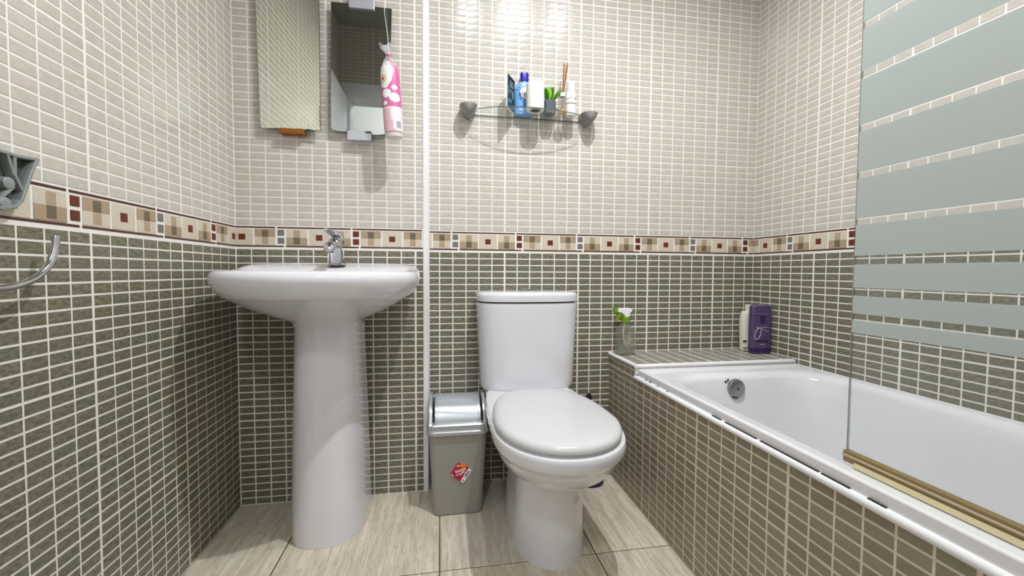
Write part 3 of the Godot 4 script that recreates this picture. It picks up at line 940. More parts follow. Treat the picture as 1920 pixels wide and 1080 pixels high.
# ================================================================ shower screen
func shower_screen() -> void:
	var o := thing("shower_screen", "glass shower screen with frosted horizontal bands standing on the bath rim", "shower screen", Vector3.ZERO)
	var x := 1.440
	var zi := 0.9385
	var zo := FRONT - 0.012
	part("glass_pane", box(x - 0.0017, x + 0.0017, 0.494, 2.02, zi + 0.003, zo).mesh(), M.glass, o)
	part("polished_edge", box(x - 0.0017, x + 0.0017, 0.494, 2.02, zi + 0.001, zi + 0.003).mesh(), M.glass_edge, o)
	var bands := [[0.7253, 0.7479], [0.7606, 0.7928], [0.8075, 0.8493], [0.8648, 0.920], [0.9316, 1.0027], [1.0142, 1.0858], [1.0981, 1.1786], [1.1937, 1.2661], [1.2792, 1.362]]
	for k in 7:
		bands.append([1.3745 + k * 0.092, 1.454 + k * 0.092])
	for b in bands:
		part("frosted_band", box(x - 0.0026, x - 0.0018, b[0], b[1], zi + 0.0035, zo).mesh(), M.frost, o)
	part("seal_strip", loft([rrect(x - 0.0065, x + 0.0065, zi - 0.002, zo, 0.4865, 0.002, 3), rrect(x - 0.0065, x + 0.0065, zi - 0.002, zo, 0.506, 0.002, 3)]).mesh(), M.seal, o)
	part("seal_bead", tube([Vector3(x - 0.0065, 0.4985, zi - 0.002), Vector3(x - 0.0065, 0.4985, zo)], 0.0022, 10).mesh(), M.tan_light, o)
	part("seal_fin", loft([rrect(x - 0.0145, x - 0.006, zi + 0.022, zo, 0.4850, 0.002, 3), rrect(x - 0.0100, x - 0.005, zi + 0.022, zo, 0.4915, 0.002, 3)]).mesh(), M.seal_pale, o)
	part("hinge_post", box(x - 0.012, x + 0.012, 0.488, 2.03, zo, FRONT - 0.002, 0.003).mesh(), M.chrome, o)


# ================================================================ mirrors
func mirrors() -> void:
	var g := "frameless mirrors above the washbasin"
	var a := thing("wall_mirror", "frameless wall mirror nearest the corner, held below by a rusty orange clip", "mirror", Vector3(0.09, 0, 0), g)
	a.rotation.y = -0.035
	var edge := mat(rgb(58, 64, 60), 0.5)
	var out := [Vector2(0.0880, 1.766), Vector2(0.2905, 1.766), Vector2(0.2908, 1.60), Vector2(0.2900, 1.45), Vector2(0.2905, 1.40), Vector2(0.2885, 1.395), Vector2(0.2892, 1.345), Vector2(0.2893, 1.3165), Vector2(0.262, 1.3160), Vector2(0.246, 1.3185), Vector2(0.238, 1.3150), Vector2(0.2, 1.3145), Vector2(0.168, 1.3160), Vector2(0.13, 1.3150), Vector2(0.1035, 1.3145), Vector2(0.0975, 1.322), Vector2(0.0960, 1.345), Vector2(0.0935, 1.50), Vector2(0.0905, 1.62)]
	for q in out.size():
		out[q].x -= 0.09
	part("backing", prism(out, 0.0205, 0.0245).mesh(30.0), edge, a)
	part("mirror_glass", prism(out, 0.0245, 0.0262, 0.0012).mesh(20.0), M.mirror, a)
	part("clip", box(0.1575, 0.2375, 1.2985, 1.3120, 0.001, 0.0245, 0.003).add(box(0.1570, 0.2380, 1.2970, 1.3165, 0.0266, 0.0320, 0.003)).add(box(0.1575, 0.2375, 1.2975, 1.3110, 0.0235, 0.0300, 0.003)).mesh(), M.rust, a, moved(-0.09, 0, 0), "rusty orange lower clip")
	part("clip", box(0.1555, 0.238, 1.757, 1.79, 0.0266, 0.032, 0.002).add(box(0.157, 0.2365, 1.767, 1.79, 0.001, 0.0270, 0.002)).mesh(), M.steel, a, moved(-0.09, 0, 0))

	var b := thing("wall_mirror", "frameless wall mirror with two silver clips and a cotton pad bag over its edge", "mirror", Vector3.ZERO, g)
	var ou := [Vector2(0.3262, 1.7585), Vector2(0.5285, 1.7560), Vector2(0.5240, 1.62), Vector2(0.5195, 1.45), Vector2(0.5150, 1.3135), Vector2(0.505, 1.3140), Vector2(0.501, 1.3185), Vector2(0.494, 1.3150), Vector2(0.46, 1.3130), Vector2(0.43, 1.3150), Vector2(0.38, 1.3200), Vector2(0.345, 1.3195), Vector2(0.325, 1.3225), Vector2(0.3205, 1.329), Vector2(0.3215, 1.45), Vector2(0.3250, 1.62)]
	part("backing", prism(ou, 0.0205, 0.0245).mesh(30.0), edge, b)
	part("mirror_glass", prism(ou, 0.0245, 0.0262, 0.0012).mesh(20.0), M.mirror_dark, b)
	var clip := mat(rgb(196, 198, 204), 0.32, 0.35)
	part("clip", box(0.377, 0.4575, 1.290, 1.3235, 0.0265, 0.033, 0.002).add(box(0.379, 0.4555, 1.291, 1.309, 0.002, 0.0275, 0.003)).mesh(), clip, b)
	part("clip_nick", box(0.436, 0.458, 1.3155, 1.3215, 0.0330, 0.0336, 0.0002).mesh(), M.cast_dark, b)
	part("clip_nick", box(0.376, 0.381, 1.3205, 1.325, 0.0330, 0.0336, 0.0002).mesh(), M.cast_dark, b)
	part("clip", box(0.386, 0.470, 1.742, 1.795, 0.0265, 0.034, 0.002).add(box(0.388, 0.468, 1.765, 1.795, 0.001, 0.0275, 0.002)).mesh(), clip, b)


# ================================================================ glass shelf and what stands on it
const SHELF := 1.4335      # top of the glass

func shelf() -> void:
	var o := thing("glass_shelf", "bow-fronted glass shelf on two grey brackets above the toilet", "shelf", Vector3.ZERO)
	var out := [Vector2(1.246, -STEP + 0.003), Vector2(0.817, -STEP + 0.003), Vector2(0.833, 0.030)]
	for k in 21:
		var t := k / 20.0
		out.append(Vector2(lerpf(0.834, 1.228, t), 0.032 + 0.041 * (1.0 - pow(2.0 * t - 1.0, 2.0)) + 0.006 * t * 0.5))
	part("glass_plate", flat_card(out, SHELF - 0.006, SHELF).mesh(30.0), M.glass, o)
	var front := []
	for k in 21:
		var p: Vector2 = out[3 + k]
		front.append(Vector3(p.x, SHELF - 0.003, p.y - 0.0015))
	part("front_edge", tube(front, 0.0022, 6).mesh(), M.glass_edge, o)
	part("back_edge", tube([Vector3(0.817, SHELF - 0.003, -STEP + 0.004), Vector3(1.246, SHELF - 0.003, -STEP + 0.004)], 0.0020, 6).mesh(), M.glass_edge, o)
	var holder := mat(rgb(138, 136, 133), 0.42, 0.15)
	for s in [-1.0, 1.0]:
		var bx := 0.800 if s < 0 else 1.270
		var rings := []
		for q in [[-STEP, 0.030, 0.0], [-STEP + 0.012, 0.0325, 0.0], [-0.012, 0.0335, -0.001], [0.010, 0.032, -0.003], [0.026, 0.027, -0.006], [0.033, 0.019, -0.009], [0.036, 0.009, -0.012]]:
			var r := PackedVector3Array()
			var k: float = q[1] / 0.0335
			for p in [[-1.0, 1.0], [-0.9, 0.66], [-0.72, 0.22], [-0.5, -0.16], [-0.26, -0.48], [0.0, -0.6], [0.26, -0.48], [0.5, -0.16], [0.72, 0.22], [0.9, 0.66], [1.0, 1.0], [0.8, 1.05], [0.4, 1.07], [0.0, 1.07], [-0.4, 1.07], [-0.8, 1.05]]:
				r.append(Vector3(bx + p[0] * 0.0335 * k, SHELF + 0.0173 - (1.07 - p[1]) * 0.0255 * (0.30 + 0.70 * k) + q[2] * 0.12, q[0]))
			rings.append(r)
		part("bracket", loft(rings).mesh(50.0), holder, o)


func shelf_things() -> void:
	var y := SHELF + 0.0006
	# a slim packet standing on edge, end on to the viewer
	var p := thing("packet", "slim black printed packet standing on edge at the left end of the shelf", "packet", Vector3(0.9560, y, 0.0165))
	var turn := Transform3D(Basis(Vector3.UP, -0.51), Vector3.ZERO)
	part("card", box(-0.0035, 0.0035, 0.0, 0.123, -0.0355, 0.0355, 0.0008).mesh(), mat(rgb(238, 238, 234), 0.5), p, turn)
	var face := Image.create(96, 144, false, Image.FORMAT_RGB8)
	face.fill(Color8(14, 18, 18))
	var n := FastNoiseLite.new()
	n.seed = 4
	n.frequency = 0.03
	for yy in 144:
		for xx in 96:
			var q := n.get_noise_2d(xx, yy * 0.7)
			if yy > 50 and q > 0.12:
				face.set_pixel(xx, yy, Color8(30, 92, 84).lerp(Color8(150, 186, 178), clampf((q - 0.12) * 3.0, 0, 1)))
			if yy > 14 and yy < 44 and xx > 24 and xx < 72 and (xx / 7 + yy / 11) % 3 == 0:
				face.set_pixel(xx, yy, Color8(206, 208, 204))
	var fm := mat(Color.WHITE, 0.35)
	fm.albedo_texture = ImageTexture.create_from_image(face)
	var sheet := Shape.new()
	var fx := 0.0042
	sheet.tri(Vector3(fx, 0.001, 0.035), Vector3(fx, 0.001, -0.035), Vector3(fx, 0.122, -0.035), Vector2(0, 1), Vector2(1, 1), Vector2(1, 0))
	sheet.tri(Vector3(fx, 0.001, 0.035), Vector3(fx, 0.122, -0.035), Vector3(fx, 0.122, 0.035), Vector2(0, 1), Vector2(1, 0), Vector2(0, 0))
	sheet.add(box(0.0034, 0.0041, 0.001, 0.122, -0.035, 0.039))
	part("printed_front", sheet.mesh(), fm, p, turn, "black printed front with pale green shapes")

	# sun lotion
	var l := thing("lotion_bottle", "light blue sun lotion bottle with a dark blue cap, second from left on the shelf", "bottle", Vector3(1.0155, y, -0.0215))
	var blue := mat(rgb(120, 176, 236), 0.3)
	var body := []
	for q in [[0.0, 0.034, 0.018], [0.003, 0.0365, 0.020], [0.03, 0.036, 0.0205], [0.06, 0.0375, 0.021], [0.085, 0.0385, 0.021], [0.102, 0.0365, 0.0205], [0.114, 0.031, 0.019], [0.121, 0.022, 0.017], [0.124, 0.015, 0.0145], [0.1255, 0.013, 0.013]]:
		body.append(oval(0, q[0], 0, q[1], q[2], -1, 2.5, 2.5, 40))
	part("bottle_body", loft(body).mesh(45.0), blue, l)
	part("cap", loft([oval(0, 0.124, 0, 0.0155, 0.0135, -1, 3.5, 3.5, 32), oval(0, 0.126, 0, 0.0165, 0.0145, -1, 3.5, 3.5, 32), oval(0, 0.156, 0, 0.0160, 0.0135, -1, 3.5, 3.5, 32), oval(0, 0.160, 0, 0.0145, 0.012, -1, 3.5, 3.5, 32), oval(0, 0.161, 0, 0.010, 0.008, -1, 3.5, 3.5, 32)]).mesh(40.0), mat(rgb(14, 16, 150), 0.25), l)
	var rays := Shape.new()
	for k in 9:
		var t := PI * (0.12 + 0.095 * k)
		rays.add(box(0.020, 0.034, -0.0012, 0.0012, 0.0, 0.0006), Transform3D(Basis(Vector3.BACK, t), Vector3(0, 0.084, 0.0204)))
	part("ray_print", rays.mesh(), mat(rgb(158, 202, 246), 0.3), l)
	var disc := []
	for k in 28:
		var t := TAU * k / 28
		disc.append(Vector2(0.006 + 0.026 * cos(t), 0.078 + 0.0215 * sin(t)))
	part("white_patch", prism(disc, 0.0206, 0.0216).mesh(), mat(rgb(246, 248, 252), 0.35), l)
	var ink := mat(rgb(10, 14, 60), 0.4)
	var tl := words("Malibu", 0.0195, ink, l, Transform3D(Basis(Vector3.BACK, 0.18) * Basis(Vector3(0.92, 0, 0), Vector3(0.32, 1, 0), Vector3(0, 0, 1)), Vector3(0.006, 0.0775, 0.0219)), "Droid Serif", true, true)
	tl.set_meta("label", "dark script lettering")
	part("underline", box(-0.024, 0.006, -0.0008, 0.0008, 0.0216, 0.0222).mesh(), ink, l, Transform3D(Basis(Vector3.BACK, 0.16), Vector3(0.006, 0.066, 0)))
	var ink2 := mat(rgb(20, 44, 120), 0.4)
	var rows := [["SOOTHING", 0.056], ["AFTER", 0.047], ["SUN", 0.038], ["LOTION", 0.028]]
	for r in rows:
		words(r[0], 0.0085, ink2, l, moved(0.0, r[1], 0.0208), "Droid Sans", true)
	part("pale_print", box(-0.022, 0.02, 0.010, 0.020, 0.0200, 0.0208).mesh(), mat(rgb(150, 198, 246), 0.4), l)

	# toilet roll
	var t := thing("toilet_roll", "white toilet roll standing on end in front of the blue bottle", "toilet roll", Vector3(1.0470, y, 0.0335))
	var paper := mat(rgb(240, 237, 230), 0.9)
	part("paper", lathe([Vector2(0.0185, 0.001), Vector2(0.031, 0.0), Vector2(0.0335, 0.003), Vector2(0.034, 0.05), Vector2(0.0335, 0.097), Vector2(0.031, 0.101), Vector2(0.0185, 0.1005), Vector2(0.0185, 0.001)], 48).mesh(40.0), paper, t)
	part("cardboard_tube", lathe([Vector2(0.0184, 0.0012), Vector2(0.0184, 0.0998), Vector2(0.0172, 0.0998), Vector2(0.0172, 0.0012), Vector2(0.0184, 0.0012)], 32).mesh(40.0), mat(rgb(120, 104, 84), 0.9), t)

	# plant
	var g := thing("potted_plant", "small artificial green plant in a dark grey faceted pot", "potted plant", Vector3(1.1085, y, 0.008))
	part("pot", lathe([Vector2(0.0, 0.002), Vector2(0.021, 0.002), Vector2(0.0215, 0.0), Vector2(0.0235, 0.0), Vector2(0.0245, 0.003), Vector2(0.0262, 0.046), Vector2(0.0255, 0.049), Vector2(0.0225, 0.049), Vector2(0.022, 0.043), Vector2(0.0, 0.043)], 8).mesh(30.0), mat(rgb(92, 94, 104), 0.6), g)
	part("soil", lathe([Vector2(0, 0.0425), Vector2(0.0215, 0.0425), Vector2(0.015, 0.046), Vector2(0, 0.0465)], 12).mesh(), mat(rgb(60, 48, 36), 0.95), g)
	for k in 22:
		var ang := TAU * k * 0.382
		var lean: float = 0.15 + 0.62 * fmod(k * 0.37, 1.0)
		var len_: float = 0.044 + 0.020 * fmod(k * 0.61, 1.0)
		var dir := Vector3(sin(lean) * cos(ang), cos(lean), sin(lean) * sin(ang))
		var wide: float = 0.0078 + 0.0035 * fmod(k * 0.73, 1.0)
		var rings := []
		var sidev := dir.cross(Vector3(-sin(ang), 0.2, cos(ang))).normalized()
		var across := dir.cross(sidev).normalized()
		for q in [[0.0, 0.12], [0.25, 0.55], [0.5, 1.0], [0.72, 0.85], [0.9, 0.4], [1.0, 0.05]]:
			var c: Vector3 = Vector3(cos(ang) * 0.006, 0.044, sin(ang) * 0.006) + dir * len_ * q[0] + Vector3(dir.x, -0.4, dir.z) * 0.008 * q[0] * q[0]
			var r := PackedVector3Array()
			for m in 8:
				var tt := TAU * m / 8
				r.append(c + across * cos(tt) * wide * q[1] + sidev * sin(tt) * 0.0013 * (0.4 + q[1]))
			rings.append(r)
		var green := [rgb(130, 200, 46), rgb(84, 160, 34), rgb(150, 215, 60), rgb(54, 112, 40)]
		part("leaf", loft(rings).mesh(60.0), mat(green[k % 4], 0.4), g)

	# reed diffuser
	var d := thing("reed_diffuser", "clear reed diffuser bottle with amber oil and a bunch of brown reeds", "diffuser", Vector3(1.1555, y, 0.022))
	var clear := mat(Color(0.95, 0.96, 0.93, 0.10), 0.02)
	clear.transparency = BaseMaterial3D.TRANSPARENCY_ALPHA
	part("glass_bottle", lathe([Vector2(0, 0.0), Vector2(0.017, 0.0), Vector2(0.0185, 0.003), Vector2(0.0185, 0.040), Vector2(0.016, 0.052), Vector2(0.009, 0.060), Vector2(0.0075, 0.066), Vector2(0.0075, 0.078)], 28).mesh(40.0), clear, d)
	part("amber_oil", lathe([Vector2(0, 0.0012), Vector2(0.016, 0.0012), Vector2(0.0172, 0.004), Vector2(0.0172, 0.013), Vector2(0, 0.013)], 24).mesh(40.0), mat(rgb(206, 150, 56), 0.1), d)
	part("neck_collar", lathe([Vector2(0.0085, 0.064), Vector2(0.0105, 0.064), Vector2(0.0105, 0.078), Vector2(0.0085, 0.079), Vector2(0.0085, 0.064)], 20).mesh(35.0), M.plastic, d)
	for k in 6:
		var a := TAU * k / 6
		part("reed", tube([Vector3(cos(a) * -0.005, 0.006, sin(a) * 0.005 - 0.002), Vector3(cos(a) * 0.002 + 0.002, 0.075, sin(a) * 0.002), Vector3(0.015 + cos(a) * 0.0088, 0.193 + 0.004 * sin(a * 2.0), sin(a) * 0.008 - 0.006)], 0.00125, 6).mesh(), mat([rgb(160, 108, 68), rgb(138, 90, 56), rgb(176, 124, 80)][k % 3], 0.8), d)
	# clear tumbler behind the plant
	var c := thing("glass_vase", "narrow empty clear glass between the plant and the reed diffuser", "glass", Vector3(1.131, y, -0.024))
	part("glass_wall", lathe([Vector2(0, 0.0), Vector2(0.012, 0.0), Vector2(0.0125, 0.003), Vector2(0.0125, 0.085), Vector2(0.0115, 0.085), Vector2(0.0115, 0.004), Vector2(0, 0.004)], 24).mesh(40.0), clear, c)
	# white bottle
	var w := thing("serum_bottle", "small white bottle with black lettering, rightmost thing on the glass shelf", "bottle", Vector3(1.1935, y, 0.006))
	part("bottle_body", lathe([Vector2(0, 0), Vector2(0.0195, 0), Vector2(0.0205, 0.002), Vector2(0.0205, 0.084), Vector2(0.0175, 0.089), Vector2(0.0, 0.089)], 36).mesh(40.0), mat(rgb(240, 240, 240), 0.25), w)
	part("cap", lathe([Vector2(0, 0.088), Vector2(0.0168, 0.088), Vector2(0.0170, 0.124), Vector2(0.0155, 0.127), Vector2(0, 0.127)], 36).mesh(40.0), mat(rgb(226, 228, 226), 0.2), w)
	part("stripe", lathe([Vector2(0.0203, 0.042), Vector2(0.0208, 0.042), Vector2(0.0208, 0.045), Vector2(0.0203, 0.045), Vector2(0.0203, 0.042)], 36).mesh(40.0), mat(rgb(96, 60, 52), 0.4), w)
	# lettering bent round the bottle, letter by letter
	var letters := "OLAPLEX"
	for k in letters.length():
		var a := (k - 2.9) * 0.40
		words(letters[k], 0.0100, M.black, w, Transform3D(Basis(Vector3.UP, a - 0.25), Vector3(sin(a - 0.25) * 0.0207, 0.062, cos(a - 0.25) * 0.0207)), "Droid Sans")


# ================================================================ on the ledge
func ledge_things() -> void:
	var y := 0.5008
	var s := thing("spray_bottle", "clear trigger spray bottle with a green and white head on the ledge", "spray bottle", Vector3(1.4375, y, -0.002))
	var clear := mat(Color(0.62, 0.64, 0.58, 0.22), 0.05)
	clear.transparency = BaseMaterial3D.TRANSPARENCY_ALPHA
	var b := []
	for q in [[0.0, 0.038, 0.027], [0.003, 0.0415, 0.030], [0.020, 0.042, 0.0305], [0.085, 0.041, 0.030], [0.098, 0.037, 0.028], [0.109, 0.028, 0.023], [0.117, 0.017, 0.016], [0.122, 0.013, 0.013], [0.128, 0.0125, 0.0125]]:
		b.append(oval(0, q[0], 0, q[1], q[2], -1, 2.6, 2.6, 40))
	part("bottle_body", loft(b).mesh(45.0), clear, s)
	var liquid := mat(Color(0.60, 0.62, 0.55, 0.3), 0.05)
	liquid.transparency = BaseMaterial3D.TRANSPARENCY_ALPHA
	part("liquid", loft([oval(0, 0.0025, 0, 0.039, 0.028, -1, 2.6, 2.6, 36), oval(0, 0.032, 0, 0.0405, 0.029, -1, 2.6, 2.6, 36)]).mesh(45.0), liquid, s)
	var label := mat(Color(0.80, 0.78, 0.68, 0.55), 0.6)
	label.transparency = BaseMaterial3D.TRANSPARENCY_ALPHA
	part("back_label", box(-0.002, 0.034, 0.034, 0.078, -0.022, -0.021).mesh(), label, s)
	part("dip_tube", tube(curve([Vector3(-0.004, 0.125, 0), Vector3(-0.010, 0.09, 0.004), Vector3(-0.006, 0.05, 0.004), Vector3(0.020, 0.006, 0.0)], 6), 0.0022, 8).mesh(), mat(rgb(214, 214, 206), 0.4), s)
	var green := mat(rgb(112, 148, 22), 0.4)
	var white := mat(rgb(242, 242, 242), 0.35)
	part("screw_collar", lathe([Vector2(0, 0.127), Vector2(0.0155, 0.127), Vector2(0.0165, 0.130), Vector2(0.0150, 0.149), Vector2(0.012, 0.152), Vector2(0, 0.152)], 28).mesh(35.0), green, s)
	var head := [Vector2(-0.037, 0.1865), Vector2(0.016, 0.1865), Vector2(0.023, 0.183), Vector2(0.027, 0.176), Vector2(0.018, 0.166), Vector2(0.014, 0.150), Vector2(-0.003, 0.149), Vector2(-0.009, 0.157), Vector2(-0.020, 0.167), Vector2(-0.037, 0.171)]
	part("spray_head", prism(head, -0.010, 0.010, 0.003).mesh(40.0), white, s)
	part("nozzle", box(-0.0515, -0.036, 0.170, 0.1885, -0.009, 0.009, 0.002).mesh(), green, s)
	var trig := [Vector2(-0.036, 0.170), Vector2(-0.020, 0.166), Vector2(-0.012, 0.158), Vector2(-0.018, 0.152), Vector2(-0.026, 0.149), Vector2(-0.031, 0.138), Vector2(-0.043, 0.1335), Vector2(-0.046, 0.137), Vector2(-0.039, 0.146), Vector2(-0.037, 0.158)]
	part("trigger", prism(trig, -0.006, 0.006, 0.0015).mesh(40.0), green, s)
	part("trigger_neck", box(-0.014, 0.013, 0.146, 0.160, -0.008, 0.008, 0.003).mesh(), green, s)

	var w := thing("shampoo_bottle", "plain white shampoo bottle partly behind the purple one on the ledge", "bottle", Vector3(1.9985, y, 0.0005))
	var wb := []
	for q in [[0.0, 0.032, 0.019], [0.004, 0.0345, 0.021], [0.05, 0.036, 0.022], [0.11, 0.0385, 0.0225], [0.135, 0.0375, 0.022], [0.155, 0.034, 0.021], [0.165, 0.0305, 0.020], [0.168, 0.028, 0.018]]:
		wb.append(oval(0, q[0], 0, q[1], q[2], -1, 2.7, 2.7, 40))
	part("bottle_body", loft(wb).mesh(45.0), mat(rgb(226, 222, 206), 0.35), w)
	part("cap", lathe([Vector2(0, 0.167), Vector2(0.0155, 0.167), Vector2(0.0165, 0.193), Vector2(0.0145, 0.196), Vector2(0, 0.196)], 28).mesh(40.0), mat(rgb(220, 217, 204), 0.35), w)
	part("dark_mark", box(-0.036, -0.022, 0.040, 0.046, 0.0145, 0.0200).mesh(), mat(rgb(40, 36, 30), 0.6), w)
	part("dark_mark", box(-0.036, -0.016, 0.014, 0.0155, 0.0150, 0.0205).mesh(), mat(rgb(40, 36, 30), 0.6), w)

	var p := thing("shampoo_bottle", "purple translucent shampoo bottle with a silver looped emblem in the corner of the ledge", "bottle", Vector3(1.9985, y, 0.064))
	var purple := mat(rgb(72, 50, 94), 0.15)
	purple.clearcoat_enabled = true
	var pb := []
	for q in [[0.0, 0.036, 0.017], [0.004, 0.040, 0.019], [0.03, 0.0415, 0.020], [0.12, 0.0425, 0.0205], [0.190, 0.0405, 0.019], [0.197, 0.038, 0.0175], [0.200, 0.034, 0.015]]:
		pb.append(oval(0, q[0], 0, q[1], q[2], -1, 3.2, 3.2, 44))
	var turn := Transform3D(Basis(Vector3.UP, -0.20), Vector3.ZERO)
	part("bottle_body", loft(pb).mesh(45.0), purple, p, turn)
	var deep := mat(rgb(50, 26, 84), 0.2)
	part("cap_band", loft([oval(0, 0.158, 0, 0.0225, 0.0206, -1, 3.0, 3.0, 36), oval(0, 0.126, 0, 0.0175, 0.0212, -1, 3.0, 3.0, 36)]).mesh(45.0), deep, p, turn)
	part("lower_band", loft([oval(0, 0.006, 0, 0.0412, 0.0200, -1, 3.2, 3.2, 44), oval(0, 0.024, 0, 0.0422, 0.0208, -1, 3.2, 3.2, 44)]).mesh(45.0), deep, p, turn)
	part("cap_line", box(-0.034, 0.034, 0.1635, 0.1650, 0.0186, 0.0208).mesh(), mat(rgb(140, 118, 170), 0.3), p, turn)
	var silver := mat(rgb(206, 204, 212), 0.3, 0.3)
	var loop := []
	for k in 25:
		var t := TAU * k / 24.0
		loop.append(Vector3(-0.018 + 0.0115 * cos(t) + 0.006 * sin(t), 0.083 + 0.024 * sin(t), 0.0212))
	part("emblem", tube(loop, 0.0014, 6).add(tube([Vector3(-0.026, 0.1125, 0.0210), Vector3(0.0, 0.103, 0.0212), Vector3(0.024, 0.091, 0.0206)], 0.0012, 6)).add(tube([Vector3(-0.008, 0.110, 0.0212), Vector3(0.024, 0.109, 0.0206)], 0.001, 6)).mesh(60.0), silver, p, turn, "silver looped emblem")
	words("MASTER", 0.0125, mat(rgb(20, 14, 36), 0.4), p, turn * moved(0.0, 0.0525, 0.0206), "Droid Sans", true)
	part("small_print", box(-0.010, 0.013, 0.0385, 0.0408, 0.0200, 0.0210).mesh(), mat(rgb(176, 168, 196), 0.4), p, turn)


# ================================================================ cotton pad bag
func cotton_bag() -> void:
	var o := thing("cotton_pad_bag", "pink and clear plastic sleeve of cotton pads hanging on a string by the mirror", "cotton pads", Vector3(0.5430, 1.283, 0.098))
	var lean := Transform3D(Basis(Vector3.BACK, 0.062), Vector3.ZERO)
	var bag := mat(Color(0.93, 0.92, 0.92, 0.34), 0.1)
	bag.transparency = BaseMaterial3D.TRANSPARENCY_ALPHA
	var film := []
	for q in [[0.0, 0.024], [0.003, 0.0295], [0.02, 0.0305], [0.10, 0.0310], [0.20, 0.0300], [0.235, 0.027], [0.255, 0.019], [0.268, 0.011], [0.276, 0.0075], [0.286, 0.010], [0.298, 0.016], [0.310, 0.019]]:
		var r := PackedVector3Array()
		for k in 40:
			var t := TAU * k / 40
			var wob: float = 1.0 + (0.10 * sin(7.0 * t + q[0] * 60.0) * smoothstep(0.20, 0.28, q[0]) if q[0] > 0.2 else 0.012 * sin(5.0 * t + q[0] * 80.0))
			r.append(Vector3(q[1] * wob * cos(t) - (0.010 * smoothstep(0.27, 0.31, q[0])), q[0] + (0.006 * sin(3.0 * t) if q[0] > 0.3 else 0.0), q[1] * wob * sin(t) * (0.85 if q[0] < 0.27 else 0.5)))
		film.append(r)
	part("clear_film", loft(film, true, false).mesh(50.0), bag, o, lean)
	part("cotton_pads", lathe([Vector2(0, 0.002), Vector2(0.0265, 0.002), Vector2(0.028, 0.005), Vector2(0.028, 0.222), Vector2(0.025, 0.232), Vector2(0, 0.234)], 36, 1.0, 0.85).mesh(45.0), mat(rgb(236, 226, 218), 0.9), o, lean)
	# printed sleeve
	var im := Image.create(256, 512, false, Image.FORMAT_RGB8)
	for y in 512:
		for x in 256:
			var u := x / 256.0
			var v := 1.0 - y / 512.0
			var c := Color8(212, 100, 160)
			# pale oval with a crest at the upper left
			if pow((u - 0.30) / 0.30, 2.0) + pow((v - 0.84) / 0.22, 2.0) < 1.0:
				c = Color8(240, 238, 234)
			var badge := pow((u - 0.27) / 0.115, 2.0) + pow((v - 0.745) / 0.055, 2.0)
			if badge < 1.0:
				c = Color8(110, 140, 70)
			if badge < 0.72:
				c = Color8(240, 226, 190)
			if badge < 0.2:
				c = Color8(190, 60, 40)
			for q in [[0.63, 0.615, 0.10, 0.036], [0.36, 0.535, 0.155, 0.062], [0.62, 0.475, 0.18, 0.066], [0.30, 0.40, 0.08, 0.032], [0.34, 0.63, 0.10, 0.022]]:
				var dd := pow((u - q[0]) / q[2], 2.0) + pow((v - q[1]) / q[3], 2.0)
				if dd < 1.0:
					c = Color8(250, 248, 248) if dd < 0.8 else Color8(226, 214, 222)
			if v < 0.345:
				c = Color8(244, 226, 230)
				if v < 0.325 and u > 0.14 and u < 0.46 and (int(v * 150.0) % 3 != 0 or int(u * 60.0) % 4 == 0):
					c = Color8(226, 172, 188)
				if v < 0.16 and u > 0.12 and u < 0.60:
					c = Color8(228, 158, 176) if int(v * 170.0) % 3 else Color8(240, 214, 220)
				if v > 0.03 and v < 0.30 and u > 0.52 and u < 0.60:
					c = Color8(248, 246, 246)
				if v < 0.14 and v > 0.04 and u > 0.62 and u < 0.76:
					c = Color8(60, 60, 66) if int(u * 190.0) % 3 else Color8(230, 230, 230)
			im.set_pixel(x, y, c)
	im.generate_mipmaps()
	var print_ := mat(Color.WHITE, 0.25)
	print_.albedo_texture = ImageTexture.create_from_image(im)
	print_.clearcoat_enabled = true
	var s := Shape.new()
	for i in 30:
		for j in 24:
			var c := []
			for q in [[0, 0], [1, 0], [1, 1], [0, 1]]:
				var u: float = (i + q[0]) / 30.0
				var v: float = (j + q[1]) / 24.0
				var a := PI * (1.06 - 1.12 * u)
				var h := 0.018 + 0.232 * v
				var rad := 0.0316 - 0.004 * smoothstep(0.205, 0.25, h) - 0.0085 * smoothstep(0.228, 0.252, h)
				c.append([Vector3(rad * cos(a), h, rad * 0.86 * sin(a)), Vector2(u, 1.0 - v)])
			s.tri(c[0][0], c[1][0], c[2][0], c[0][1], c[1][1], c[2][1])
			s.tri(c[0][0], c[2][0], c[3][0], c[0][1], c[2][1], c[3][1])
	part("printed_sleeve", s.mesh(60.0), print_, o, lean, "pink printed sleeve with white cotton pads and a crest")
	part("string", tube([Vector3(-0.018, 0.275, -0.002), Vector3(-0.021, 0.34, -0.012), Vector3(-0.034, 0.435, -0.030), Vector3(-0.035, 0.60, -0.060), Vector3(-0.035, 0.80, -0.0955)], 0.0011, 6).mesh(), mat(rgb(232, 230, 224), 0.7), o)
	part("tie", lathe([Vector2(0.007, 0.271), Vector2(0.0092, 0.272), Vector2(0.0095, 0.277), Vector2(0.007, 0.279), Vector2(0.007, 0.271)], 18, 1.0, 0.9).mesh(), mat(rgb(210, 92, 150), 0.5), o, lean)


